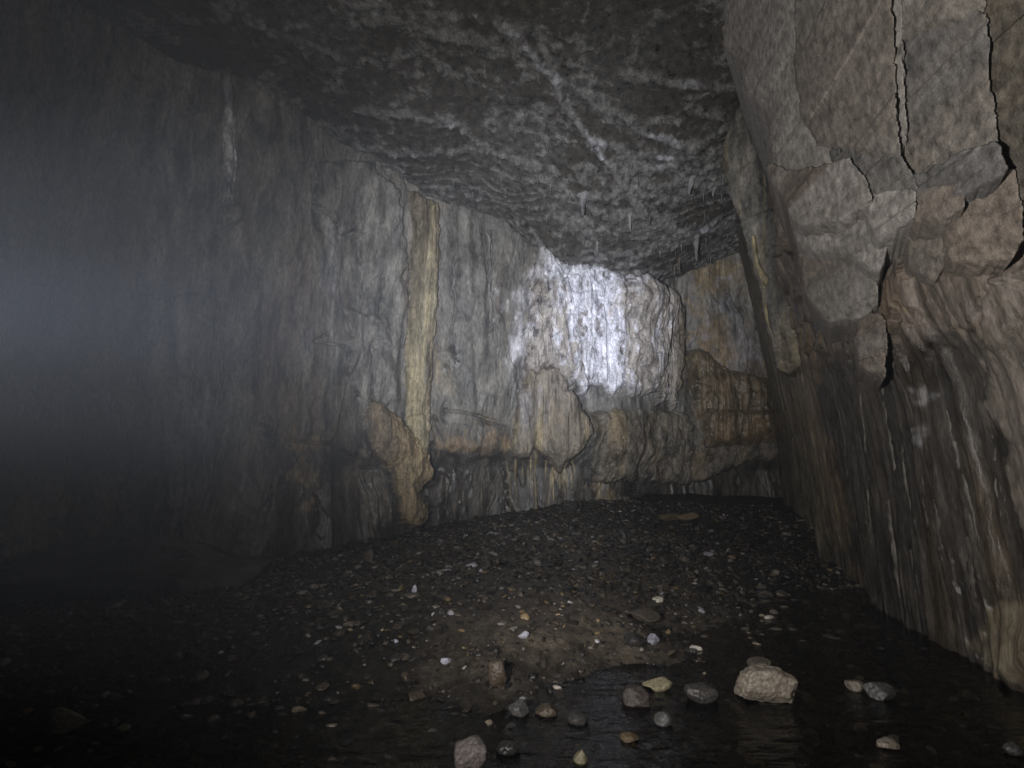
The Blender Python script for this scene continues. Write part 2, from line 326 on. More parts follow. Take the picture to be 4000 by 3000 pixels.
def rw_disp(s, z, U, V, dist):
    d = rw_disp_low(s, z)
    mpp = np.clip(dist, 2, 12) / F
    ws = s + 0.08 * fbm(s * 1.2, z * 0.6, None, 3, 121)
    jag = 14 * fbm(U / 45, V / 45, None, 3, 131)
    qb = (poly_sdf(U, V, BUTTRESS) + jag) * mpp
    up = sst(2.6, 3.4, z + 0.4 * fbm(s, z, None, 2, 133))
    flow = 1 - 0.75 * sst(-0.1, 0.3, qb)
    d += flow * 0.05 * ridged(ws * 2.0, z * 0.10, None, 3, 123) + flow * 0.04 * ridged(ws * 5.5, z * 0.3, None, 3, 125) + flow * 0.018 * ridged(ws * 12, z * 0.5, None, 3, 127)
    d += 0.025 * fbm(s * 3.5, z * 2.2, None, 5, 129, 0.62)
    jm = poly_sdf(U, V, z5([(500, 1250), (1100, 1250), (1350, 1000), (2050, 1100), (2200, 1700), (2100, 2300), (1700, 2350), (1150, 2450), (600, 2300), (520, 1700)])) * mpp
    d += 0.16 * sst(-0.15, 0.25, jm + 0.15 * fbm(s * 2, z * 2, None, 3, 135)) * (0.2 + edgy(s, z, 1.7, 137))
    d += 0.05 * sst(-0.1, 0.2, jm) * edgy(s, z, 4.0, 139)
    # the smoother slab at the right edge, and the bulging foot
    qe = (poly_sdf(U, V, [(3830, 1160), (3840, 1440), (3835, 1590), (3915, 1730), (3930, 1950), (4000, 2120), (4600, 2300), (4600, 900), (3900, 1050)]) + jag) * mpp
    d += 0.08 * sst(-0.01, 0.06, qe) - flow * 0.06 * sst(0, 0.1, qe) * ridged(ws * 5.5, z * 0.3, None, 3, 125)
    d += 0.18 * sst(0, 0.5, (poly_sdf(U, V, [(3800, 2720), (3850, 2400), (3960, 2350), (4500, 2300), (4500, 2800)])) * mpp)
    return d
def rw_color(s, z, U, V):
    C = np.zeros(s.shape + (3,)) + np.array((0.055, 0.049, 0.043))
    ws = s + 0.08 * fbm(s * 1.2, z * 0.6, None, 3, 121)
    C = mixc(C, (0.042, 0.038, 0.034), sst(-0.2, 0.3, fbm(ws * 3, z * 0.3, None, 4, 151)) * 0.7)
    C = mixc(C, (0.135, 0.122, 0.108), sst(0.22, 0.5, fbm(ws * 11, z * 0.3, None, 4, 153, .6)) * 0.7)
    C = mixc(C, (0.12, 0.09, 0.058), sst(0.1, 0.5, fbm(ws * 2.2, z * 0.3, None, 4, 155)) * 0.4)
    n = fbm(U / 70, V / 70, None, 4, 157)
    jm = sst(-30, 30, poly_sdf(U, V, z5([(500, 1300), (1100, 1250), (1350, 1000), (2050, 1100), (2200, 1700), (2100, 2200), (1700, 2100), (1250, 2350), (700, 2300), (520, 1700)])) + 90 * n)
    C = mixc(C, (0.15, 0.125, 0.105), jm * 0.85)
    C = mixc(C, (0.15, 0.11, 0.075), jm * sst(0.05, 0.4, fbm(s * 2.2, z * 2, None, 4, 159)) * 0.6)
    bt = sst(-6, 6, poly_sdf(U, V, BUTTRESS) + 20 * n)
    C = mixc(C, (0.235, 0.21, 0.19), bt)
    C = mixc(C, (0.15, 0.14, 0.135), bt * sst(0.0, 0.5, fbm(s * 1.2, z * 1.0, None, 4, 161)) * 0.7)
    C = mixc(C, (0.165, 0.14, 0.115), sst(-4, 6, poly_sdf(U, V, SLAB_A) + 12 * n))
    sb = sst(-4, 10, poly_sdf(U, V, SLAB_B) + 12 * n)
    C = mixc(C, (0.155, 0.13, 0.11), sb); C = mixc(C, (0.10, 0.10, 0.105), sb * sst(-0.1, 0.4, fbm(s * 1.0, z * 0.8, None, 3, 163)) * 0.8)
    C = mixc(C, (0.15, 0.13, 0.11), sst(-20, 30, poly_sdf(U, V, [(3830, 1160), (3840, 1440), (3835, 1590), (3915, 1730), (3930, 1950), (4000, 2120), (4600, 2300), (4600, 900), (3900, 1050)]) + 60 * n) * 0.9)
    C = mixc(C, (0.20, 0.17, 0.12), sst(-20, 30, poly_sdf(U, V, [(3780, 2600), (3850, 2400), (3960, 2350), (4500, 2300), (4500, 2800)]) + 60 * n) * 0.8)
    C = mixc(C, (0.15, 0.105, 0.065), sst(-25, 20, poly_sdf(U, V, [(3100, 1250), (3180, 1260), (3200, 1400), (3190, 1600), (3290, 1850), (3330, 2250), (3240, 2100), (3160, 1850), (3110, 1500)]) + 60 * n) * 0.75)
    C = mixc(C, (0.15, 0.13, 0.095), 0.8 * sst(RW.s_of(4.5, 7.6), RW.s_of(5.2, 9.6), s + 0.5 * n))
    C = mixc(C, (0.45, 0.45, 0.46), sst(15, 60, poly_sdf(U, V, [(3550, 1480), (3640, 1500), (3600, 1750), (3560, 1700)]) + 90 * n) * 0.5)
    sp = vn(s * 38, z * 18, None, 165); C = mixc(C, (0.5, 0.48, 0.46), sst(0.72, 0.9, sp) * 0.6 * sst(0.1, 0.5, fbm(s * 1.5, z, None, 3, 167)))
    return C * (1 + 0.3 * fbm(s * 9, z * 3, None, 3, 169))[..., None]
def rw_point(s, z, d):
    x, y, nx, ny = RW.at(s)
    return np.stack([x + nx * d, y + ny * d, z], -1)
sA = RW.s_of(3.3, 2.0); sB = RW.s_of(6.2, 12.2)
s2 = np.concatenate([np.linspace(0, sA, 60, endpoint=False), np.arange(sA, sB, 0.015), np.linspace(sB, RW.l[-1], 30)])
z2 = np.arange(-0.6, 9.9, 0.016)
S, Z = np.meshgrid(s2, z2, indexing='ij')
def blur(a, k):
    for ax in (0, 1):
        c_ = np.cumsum(np.pad(a, [(k + 1, k) if i == ax else (0, 0) for i in (0, 1)], mode='edge'), axis=ax)
        a = (np.take(c_, range(2 * k + 1, c_.shape[ax]), ax) - np.take(c_, range(0, c_.shape[ax] - 2 * k - 1), ax)) / (2 * k + 1)
    return a
def rw_settle(S, Z, k):
    est = rw_disp_low(S, Z) + 0.2
    for _ in range(3):
        U, V, D = project(rw_point(S, Z, est)); full = rw_disp(S, Z, U, V, D); est = 0.5 * est + 0.5 * blur(full, k)
    U, V, D = project(rw_point(S, Z, est)); return U, V, D, est
U, V, D, RWest = rw_settle(S, Z, 12)
Pr = rw_point(S, Z, rw_disp(S, Z, U, V, D))
wr = mesh_from('wall_right', Pr, grid_faces(*S.shape)[0], M_STREAK, rw_color(S, Z, U, V), 0.25 + 0.55 * sst(4.5, 2.5, Z) + 0.3 * fbm(S, Z, None, 2, 3), recentre=False)
tag(wr, kind='structure')
RWU, RWV, _ = project(Pr); RWcache = (Pr.reshape(-1, 3), RWU.ravel(), RWV.ravel())

# ------------------------------------------------------------------ ceiling
def tps(pts):
    pts = np.array(pts, float); n = len(pts); r = np.hypot(pts[:, None, 0] - pts[None, :, 0], pts[:, None, 1] - pts[None, :, 1])
    K = np.where(r > 0, r ** 2 * np.log(r + 1e-12), 0) + np.eye(n) * 0.02
    Pm = np.c_[np.ones(n), pts[:, :2]]; A = np.block([[K, Pm], [Pm.T, np.zeros((3, 3))]])
    w = np.linalg.solve(A, np.r_[pts[:, 2], 0, 0, 0])
    def f(x, y):
        out = w[n] + w[n + 1] * x + w[n + 2] * y
        for i in range(n):
            q = np.hypot(x - pts[i, 0], y - pts[i, 1]); out = out + w[i] * np.where(q > 0, q * q * np.log(q + 1e-12), 0)
        return out
    return f
ceil_f = tps([(-9, 4, 9.2), (-8.2, 7.5, 8.9), (-5.8, 9.3, 8.75), (-4.1, 10.25, 8.2), (-2.5, 11.3, 7.7), (-0.6, 12.2, 7.1), (1.4, 12.6, 6.2), (3, 13.0, 6.2), (5.3, 13.6, 7.1), (0, 7.6, 8.7), (3, 6.5, 8.9), (0, 4, 8.9), (4.5, 9, 8.1), (0, 10, 7.9), (2, 10.5, 7.4), (0, 0, 8.5), (-8, -8, 8.5), (5, -8, 8.5), (8, 15, 7.2), (-9, 15, 8.5)])
def z4(pts): return [(1400 + .7233 * x, .7233 * y) for x, y in pts]
RIBS = [z4(p) for p in ([(380, 180), (640, 240), (900, 260), (1080, 440), (1100, 560), (1240, 740), (1390, 930), (1500, 1130)], [(600, 780), (870, 900), (1000, 970), (1200, 1080)],
                        [(1220, 1080), (1400, 1060), (1550, 1020), (1720, 990), (2020, 1020)], [(0, 560), (500, 640), (700, 820)], [(1450, 400), (1700, 430), (2060, 440)], [(1100, 430), (1500, 680), (1800, 790), (1950, 700)],
                        [(1390, 930), (1740, 900), (1780, 1060)], [(1250, 740), (1500, 830), (1760, 860)], [(1500, 1130), (1700, 1230), (2050, 1220)], [(750, 120), (880, 200)], [(0, 790), (350, 820), (700, 830)])]
xs = np.arange(-9.2, 8.3, 0.03); ys = np.concatenate([np.linspace(-8, 4.2, 60, endpoint=False), np.arange(4.2, 15.6, 0.024)])
X, Y = np.meshgrid(xs, ys, indexing='ij')
Zc = ceil_f(X, Y); U, V, D = project(np.stack([X, Y, Zc], -1))
wx = X + 0.35 * fbm(X * 0.9, Y * 0.9, None, 3, 201); wy = Y + 0.35 * fbm(X * 0.9, Y * 0.9, None, 3, 203)
rib = np.zeros_like(X)
for ln in RIBS:
    rib = np.maximum(rib, np.exp(-((line_dist(U + 22 * fbm(X * 3, Y * 3, None, 3, 205), V + 14 * fbm(X * 3, Y * 3, None, 3, 206), ln) * D / F) / 0.10) ** 2))
net = sst(0.50, 0.78, ridged(wx * 0.95 + 0.3 * wy, wy * 1.45, None, 3, 211) + 0.34 * fbm(X * 5, Y * 5, None, 4, 212, 0.7))
net2 = sst(0.55, 0.85, ridged(wx * 2.2, wy * 2.6, None, 3, 213) + 0.34 * fbm(X * 8, Y * 8, None, 4, 214, 0.7)) * sst(-0.25, 0.3, fbm(X * .5, Y * .5, None, 2, 215))
# rows of crusted ledges near the back
rows = sst(0.55, 0.85, 1 - np.abs(vn(X * 0.35 + 0.2 * wy, wy * 4.4 + 0.5 * fbm(X * 1.2, Y, None, 3, 216), None, 217)) * 1.6) * sst(9.8, 11.2, Y)
smoothp = sst(0.1, -0.3, fbm(X * 0.4 + 3, Y * 0.5, None, 2, 219)) * sst(-1.0, -3.5, X - 0.2 * (Y - 9))
crust = np.clip(np.maximum.reduce([net * 0.85, net2 * 0.6, rows * 0.75, rib]), 0, 1)
spike = np.clip(fbm(X * 9, Y * 9, None, 2, 221) * 1.8, 0, 1) ** 2
dz = 0.22 * fbm(X * 0.35, Y * 0.35, None, 3, 223) + 0.03 * fbm(X * 1.1, Y * 1.1, None, 4, 225) + 0.02 * fbm(X * 4, Y * 4, None, 4, 227, .6)
stp = fbm(wx * 0.5, wy * 0.7, None, 3, 229) * 4; dz = dz + 0.022 * (np.floor(stp) + sst(0, 0.12, stp - np.floor(stp)))
dz = dz - crust * (0.012 + 0.07 * spike) - 0.04 * rib - crust * 0.03 * np.clip(fbm(X * 14, Y * 14, None, 2, 231) * 2, 0, 1)
Zd = Zc + dz
C = np.zeros(X.shape + (3,)) + np.array((0.062, 0.054, 0.043))
C = mixc(C, (0.085, 0.08, 0.074), sst(-0.1, 0.5, fbm(X * 0.6, Y * 0.6, None, 4, 233)))
fine_n = fbm(X * 6 + 0.5 * fbm(X * 3, Y * 3, None, 2, 236), Y * 10, None, 5, 235, .75)
C = mixc(C, (0.185, 0.18, 0.17), sst(0.26, 0.68, crust * 0.75 + 0.75 * fine_n + 0.12) * 0.9)
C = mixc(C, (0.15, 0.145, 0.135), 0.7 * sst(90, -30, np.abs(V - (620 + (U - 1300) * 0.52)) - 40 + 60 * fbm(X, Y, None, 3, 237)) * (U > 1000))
C = mixc(C, (0.36, 0.36, 0.38), sst(0.35, 0.8, rib * (0.7 + 0.8 * fbm(X * 3, Y * 3, None, 3, 239))) * 0.8 * sst(-0.2, 0.35, fbm(X * 1.4, Y * 1.4, None, 2, 240)))
C = C * (1 + 0.3 * fbm(X * 8, Y * 8, None, 3, 241))[..., None]
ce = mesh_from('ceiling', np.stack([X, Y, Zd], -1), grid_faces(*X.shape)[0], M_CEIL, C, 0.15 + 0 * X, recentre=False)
tag(ce, kind='structure')
CU, CV, _ = project(np.stack([X, Y, Zd], -1)); CEcache = (np.stack([X, Y, Zd], -1).reshape(-1, 3), CU.ravel(), CV.ravel())
crust_flat = crust.ravel()
def hit(cache, px, py):
    P, u, v = cache; return P[np.argmin((u - px) ** 2 + (v - py) ** 2)]
def hit_wall(px, py): return hit(LWcache, px, py)

# ------------------------------------------------------------------ ground
def gp(px, py, z=0.0):
    d = ray(px, py); t = (z - EYE[2]) / d[2]; p = EYE + d * t; return (p[0], p[1], z)
gpts = [gp(*q, z=0.0) for q in ((700, 2745), (1200, 2725), (1750, 2690), (2100, 2645), (2400, 2590), (2620, 2510), (2780, 2420), (2900, 2320), (3010, 2200))]
gpts += [gp(*q, z=-0.07) for q in ((100, 2990), (1000, 2990), (2000, 2990), (3000, 2990), (3900, 2990), (2600, 2800), (3200, 2600), (3500, 2600), (3200, 2400), (1500, 2850))]
gpts += [gp(*q, z=0.16) for q in ((2450, 2480), (2200, 2520), (1900, 2580))] + [gp(*q, z=0.26) for q in ((2300, 2400), (2000, 2430))]
gpts += [gp(*q, z=0.10) for q in ((1000, 2600), (1400, 2600))] + [gp(200, 2650, 0.0), gp(0, 2500, 0.05)]
gpts += [(-7.5, 8, 0.05), (-4.75, 9.9, 0.02), (-3.2, 10.9, 0.12), (-1.84, 11.9, 0.32), (0, 12.4, 0.55), (1.4, 12.8, 0.80), (3.5, 13.6, 0.88), (5.5, 13, 0.70), (5.7, 11.3, 0.42), (4.3, 9, 0.18), (3.1, 8.0, 0.12), (2.0, 8, 0.36), (0, 8, 0.36), (-2, 8, 0.2), (1.5, 10, 0.52), (-1, 10, 0.36), (4.6, 7.5, -0.12), (5.4, 10, 0.05), (3.5, 4, -0.12), (0, 0, -0.1), (-6, 3, -0.1), (4, -2, -0.2), (-5, -3, -0.2)]
gf = tps(gpts)
def ground_h(x, y):
    return gf(x, y) + 0.035 * fbm(x * 1.3, y * 1.3, None, 3, 301) + 0.018 * fbm(x * 5, y * 5, None, 3, 303)
def on_ground(px, py, it=12):
    z = 0.0
    for _ in range(it):
        d = ray(px, py); t = (z - EYE[2]) / d[2]; p = EYE + d * t; z = 0.5 * z + 0.5 * float(ground_h(np.array(p[0]), np.array(p[1])))
    return p[0], p[1], z
xs = np.arange(-9.5, 9.5, 0.03); ys = np.concatenate([np.linspace(-9, 1.8, 50, endpoint=False), np.arange(1.8, 15.8, 0.03)])
X, Y = np.meshgrid(xs, ys, indexing='ij'); G = ground_h(X, Y)
G2 = G + 0.018 * np.abs(fbm(X * 13, Y * 13, None, 3, 305)) + 0.008 * fbm(X * 30, Y * 30, None, 2, 307)
C = np.zeros(X.shape + (3,)) + np.array((0.018, 0.016, 0.013))
U, V, D = project(np.stack([X, Y, G], -1))
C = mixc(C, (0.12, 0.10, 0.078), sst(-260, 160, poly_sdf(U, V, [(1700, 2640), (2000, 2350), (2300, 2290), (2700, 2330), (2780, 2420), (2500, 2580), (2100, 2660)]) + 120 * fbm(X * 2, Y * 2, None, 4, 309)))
C = mixc(C, (0.13, 0.10, 0.06), 0.8 * sst(-0.1, 0.5, fbm(X * 3, Y * 3, None, 3, 311)) * sst(0.0, -0.1, G))
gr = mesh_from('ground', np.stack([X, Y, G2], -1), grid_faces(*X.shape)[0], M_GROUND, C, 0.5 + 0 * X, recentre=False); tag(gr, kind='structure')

# stream water, thin and clear with a ruffled surface
xs = np.arange(-9.0, 6.5, 0.04); ys = np.concatenate([np.linspace(-8, 2, 50, endpoint=False), np.arange(2, 11.5, 0.04)])
X, Y = np.meshgrid(xs, ys, indexing='ij')
Wz = 0.012 * fbm(X * 1.6, Y * 3.5, None, 3, 401) + 0.004 * fbm(X * 7, Y * 12, None, 2, 403)
keep = ground_h(X, Y) < 0.06
f, used = grid_faces(*X.shape, keep)
mw = bpy.data.materials.new('stream_water'); mw.use_nodes = True; nt = mw.node_tree; nt.nodes.remove(nt.nodes['Principled BSDF'])
tr = nt.nodes.new('ShaderNodeBsdfTransparent'); tr.inputs[0].default_value = (0.98, 0.96, 0.90, 1)
gl = nt.nodes.new('ShaderNodeBsdfGlossy'); gl.inputs['Roughness'].default_value = 0.06
fr = nt.nodes.new('ShaderNodeFresnel'); fr.inputs['IOR'].default_value = 1.33
ms = nt.nodes.new('ShaderNodeMixShader'); nt.links.new(fr.outputs[0], ms.inputs[0]); nt.links.new(tr.outputs[0], ms.inputs[1]); nt.links.new(gl.outputs[0], ms.inputs[2])
wn = nt.nodes.new('ShaderNodeTexNoise'); wn.inputs['Scale'].default_value = 9; wn.inputs['Detail'].default_value = 4
wg = nt.nodes.new('ShaderNodeNewGeometry'); wm = nt.nodes.new('ShaderNodeMapping'); wm.inputs['Scale'].default_value = (0.6, 1.6, 1); nt.links.new(wg.outputs['Position'], wm.inputs[0]); nt.links.new(wm.outputs[0], wn.inputs['Vector'])
wb = nt.nodes.new('ShaderNodeBump'); wb.inputs['Strength'].default_value = 0.6; wb.inputs['Distance'].default_value = 0.03; nt.links.new(wn.outputs['Fac'], wb.inputs['Height'])
nt.links.new(wb.outputs[0], gl.inputs['Normal']); nt.links.new(wb.outputs[0], fr.inputs['Normal']); nt.links.new(ms.outputs[0], nt.nodes['Material Output'].inputs['Surface'])
wa = mesh_from('water', np.stack([X, Y, Wz], -1).reshape(-1, 3)[used], f, mw, recentre=False); tag(wa, kind='structure')

# ------------------------------------------------------------------ formations grown on the walls
def relief(name, which, poly, height, colour, mat, wet=0.3, step=0.013, jit=10, sink=0.16, parent=None, blend=0.14):
    """a body of rock standing out of the wall inside an outline; its rim runs back into the wall behind"""
    px = np.array(poly, float); cache = LWcache if which == 'L' else RWcache
    m = 60; Pc, u, v = cache
    sel = (u > px[:, 0].min() - m) & (u < px[:, 0].max() + m) & (v > px[:, 1].min() - m) & (v < px[:, 1].max() + m)
    plan, pt = (LW, lw_point) if which == 'L' else (RW, rw_point)
    ss = (np.repeat(s1, len(z1)) if which == 'L' else np.repeat(s2, len(z2)))[sel]; zz = (np.tile(z1, len(s1)) if which == 'L' else np.tile(z2, len(s2)))[sel]
    S, Z = np.meshgrid(np.arange(ss.min(), ss.max(), step), np.arange(zz.min(), zz.max(), step), indexing='ij')
    low = lw_disp_low(S, Z) if which == 'L' else rw_disp_low(S, Z)
    if which == 'L': U, V, D = project(pt(S, Z, low))
    else:
        i0 = np.clip(np.searchsorted(s2, S), 0, len(s2) - 1); j0 = np.clip(np.searchsorted(z2, Z), 0, len(z2) - 1); U, V, D = project(pt(S, Z, RWest[i0, j0] + 0.1))
    wu = U + jit * 1.6 * fbm(U / 40, V / 50, None, 5, 501, .65); wv = V + jit * 1.2 * fbm(U / 40 + 9, V / 40, None, 5, 503, .65)
    q = poly_sdf(wu, wv, poly) * D / F
    h = height(S, Z, U, V, q)
    full = lw_disp(S, Z, U, V, D) if which == 'L' else rw_disp(S, Z, U, V, D)
    base = 0.65 * full + 0.35 * low
    d = base + np.where(q > 0, h * sst(0, 0.05, q), sink * np.tanh(q / 0.06)) 
    P = pt(S, Z, d); keep = q > -0.07
    f, used = grid_faces(*S.shape, keep)
    C = colour(S, Z, U, V, q)
    wc = lw_color(S, Z, U, V) if which == 'L' else rw_color(S, Z, U, V); bl = sst(-0.02, blend, q + 0.7 * blend * fbm(S * 5, Z * 3, None, 4, 507, .6)); C = wc + (C - wc) * bl[..., None]
    w = (wet if callable(wet) else (lambda *a: wet + 0 * S))(S, Z, U, V)
    o = mesh_from(name, P.reshape(-1, 3)[used], f, mat, C.reshape(-1, 3)[used], w.reshape(-1)[used], parent=parent)
    return o
def flutes(S, Z, k, seed, a=1.0):
    ws = S + 0.10 * fbm(S * 2, Z * 0.8, None, 3, seed)
    return a * (0.6 * ridged(ws * k, Z * 0.12, None, 2, seed + 1) + 0.4 * ridged(ws * k * 2.7, Z * 0.4, None, 2, seed + 2))
def prof(q, w): return 1 - np.exp(-np.maximum(q, 0) / w)

# tall tan column
o = relief('flowstone_column', 'L', [(1590, 740), (1655, 770), (1712, 800), (1718, 1000), (1714, 1150), (1698, 1300), (1688, 1500), (1674, 1770), (1594, 1780), (1578, 1600), (1582, 1400), (1596, 1200), (1606, 1080), (1602, 900)],
           lambda S, Z, U, V, q: 0.28 * prof(q, 0.13) + 0.12 * flutes(S, Z, 3.2, 521) + 0.03 * fbm(S * 4, Z * 1.6, None, 4, 523),
           lambda S, Z, U, V, q: mixc(mixc(np.zeros(S.shape + (3,)) + np.array((0.40, 0.34, 0.21)), (0.20, 0.165, 0.115), sst(0.0, 0.5, fbm(S * 6, Z * 0.35, None, 3, 525) + 0.5 * sst(5.2, 6.6, Z)) * 0.85), (0.42, 0.38, 0.27), sst(0.1, 0.6, fbm(S * 9, Z * 1.2, None, 3, 527)) * 0.5),
           M_FLOW, 0.25, jit=8, blend=0.03)
tag(o, 'tall straight tan flowstone column running from the ceiling edge down the back wall', 'flowstone')
o = relief('flowstone_boss', 'L', [(1425, 1600), (1440, 1560), (1490, 1570), (1560, 1640), (1600, 1690), (1640, 1740), (1672, 1750), (1700, 1800), (1705, 1850), (1690, 1885), (1655, 1895), (1665, 1950), (1700, 2000), (1690, 2035), (1650, 2060), (1570, 2055), (1560, 1950), (1530, 1830), (1480, 1790), (1430, 1760)],
           lambda S, Z, U, V, q: 0.30 * prof(q, 0.16) + 0.10 * (1 - np.abs(fbm(S * 2.5, Z * 2, None, 3, 531))) + 0.05 * flutes(S, Z, 4, 533) + 0.04 * fbm(S * 6, Z * 5, None, 3, 535),
           lambda S, Z, U, V, q: mixc(mixc(np.zeros(S.shape + (3,)) + np.array((0.285, 0.215, 0.125)), (0.36, 0.28, 0.16), sst(0, .5, fbm(S * 4, Z * 2, None, 3, 537))), (0.15, 0.12, 0.09), sst(1540, 1470, U + 40 * fbm(S * 3, Z * 3, None, 2, 539)) * 0.7),
           M_FLOW, 0.45, jit=16, blend=0.07)
tag(o, 'knobbly ochre flowstone boss bulging from the wall at the foot of the tan column', 'flowstone')

# the brightly lit white cascade
def casc_h(S, Z, U, V, q):
    h = -0.05 * sst(0.2, 0.5, ridged(S * 2.5 + 0.3 * Z, Z * 1.4, None, 4, 548)) + (0.10 + 0.16 * sst(1050, 1200, V)) * prof(q, 0.12) + 0.16 * flutes(S, Z, 1.5, 541) + 0.035 * flutes(S, Z, 5, 543) + 0.07 * fbm(S * 2.2, Z * 0.9, None, 4, 545, 0.5) + 0.014 * fbm(S * 12, Z * 8, None, 3, 546)
    h = h - 0.07 * sst(0.3, 0.6, fbm(S * 5, Z * 3, None, 3, 547)) * sst(3.6, 4.6, Z)
    return h + 0.10 * sst(4.9, 5.6, Z)
def casc_c(S, Z, U, V, q):
    C = np.zeros(S.shape + (3,)) + np.array((0.34, 0.305, 0.26)); ws = S + 0.1 * fbm(S * 3, Z * 2, None, 3, 551)
    wh = 0.6 * fbm(ws * 3.6, Z * 0.5, None, 5, 553, 0.6) + 0.5 * fbm(ws * 9, Z * 3.5, None, 4, 554, 0.65)
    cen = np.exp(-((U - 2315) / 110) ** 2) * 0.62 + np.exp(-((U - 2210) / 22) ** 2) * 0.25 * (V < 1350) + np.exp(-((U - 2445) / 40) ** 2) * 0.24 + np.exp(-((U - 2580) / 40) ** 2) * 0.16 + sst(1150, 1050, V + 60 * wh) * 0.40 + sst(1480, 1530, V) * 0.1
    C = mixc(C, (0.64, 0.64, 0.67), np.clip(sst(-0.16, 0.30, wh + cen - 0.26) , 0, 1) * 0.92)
    C = mixc(C, (0.13, 0.11, 0.095), sst(0.18, 0.42, fbm(ws * 6, Z * 3, None, 5, 555, .7)) * 0.8)
    C = mixc(C, (0.15, 0.115, 0.075), sst(2590, 2640, U + 20 * wh) * 0.95)
    return C
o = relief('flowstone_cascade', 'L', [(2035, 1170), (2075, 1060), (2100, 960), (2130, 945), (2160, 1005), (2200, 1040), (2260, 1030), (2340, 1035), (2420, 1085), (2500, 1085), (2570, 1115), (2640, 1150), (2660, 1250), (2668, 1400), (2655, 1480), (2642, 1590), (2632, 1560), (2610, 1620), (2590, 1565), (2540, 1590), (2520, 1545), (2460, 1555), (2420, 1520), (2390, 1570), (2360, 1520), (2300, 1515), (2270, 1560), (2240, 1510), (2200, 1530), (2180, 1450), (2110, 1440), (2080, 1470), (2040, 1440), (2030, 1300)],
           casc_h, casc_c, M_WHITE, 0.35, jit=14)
tag(o, 'broad white calcite cascade glaring in the torch beam in the middle of the back wall', 'flowstone')
# curtain below it
def drap_h(S, Z, U, V, q):
    return 0.26 * prof(q, 0.12) + 0.12 * flutes(S, Z, 2.2, 561) + 0.04 * flutes(S, Z, 7, 563) + 0.06 * fbm(S * 3, Z * 2, None, 4, 565, .6)
def drap_c(S, Z, U, V, q):
    ws = S + 0.1 * fbm(S * 3, Z, None, 3, 567)
    C = np.zeros(S.shape + (3,)) + np.array((0.25, 0.215, 0.17))
    C = mixc(C, (0.42, 0.34, 0.21), sst(0.0, 0.5, fbm(ws * 5, Z * 0.5, None, 3, 569)) * 0.85)
    C = mixc(C, (0.50, 0.48, 0.50), sst(0.1, 0.5, fbm(ws * 3, Z * 0.7, None, 3, 571)) * 0.6 * sst(1750, 1600, V))
    return C
dr = relief('flowstone_drapery', 'L', [(1992, 1720), (2000, 1620), (2030, 1520), (2048, 1440), (2190, 1440), (2215, 1520), (2260, 1540), (2285, 1610), (2310, 1650), (2322, 1690), (2290, 1745), (2250, 1790), (2190, 1850), (2140, 1790), (2085, 1760), (2060, 1800), (2010, 1790)],
            drap_h, drap_c, M_FLOW, 0.35, jit=12, blend=0.07)
tag(dr, 'beige flowstone drapery with a jagged right edge hanging just below the white cascade', 'drapery')

def tube(path, radii, seg=10, seed=0, rough=0.25, end_cap=True):
    """tapered, knobbly tube along a path; returns verts and quads"""
    P = np.array(path, float); n = len(P); T = np.gradient(P, axis=0); T /= np.linalg.norm(T, axis=1)[:, None] + 1e-9
    A = np.cross(T, np.array([0.0, 1.0, 0.02])); bad = np.linalg.norm(A, axis=1) < 0.05; A[bad] = np.cross(T[bad], [1.0, 0, 0]); A /= np.linalg.norm(A, axis=1)[:, None]; B = np.cross(T, A)
    th = np.linspace(0, 2 * math.pi, seg, endpoint=False)
    V = []
    for i in range(n):
        q = 1 + rough * vn(np.cos(th) * 1.5 + seed * 7.7, np.sin(th) * 1.5 + i * 0.35, None, seed + 3) + rough * 0.8 * float(vn(np.array(i * 0.3 + seed), np.array(0.5), None, seed))
        V.append(P[i] + (np.cos(th)[:, None] * A[i] + np.sin(th)[:, None] * B[i]) * (radii[i] * q)[:, None])
    V = np.vstack(V); Fq = []
    for i in range(n - 1):
        for j in range(seg):
            a = i * seg + j; b = i * seg + (j + 1) % seg; Fq.append((a, b, b + seg, a + seg))
    return V, np.array(Fq)
def smooth_path(P, n):
    P = np.array(P, float); L = np.r_[0, np.cumsum(np.linalg.norm(np.diff(P, axis=0), axis=1))]
    cu = catmull(P, 12); l2 = np.r_[0, np.cumsum(np.linalg.norm(np.diff(cu, axis=0), axis=1))]; t = np.linspace(0, l2[-1], n)
    return np.stack([np.interp(t, l2, cu[:, k]) for k in range(3)], -1)
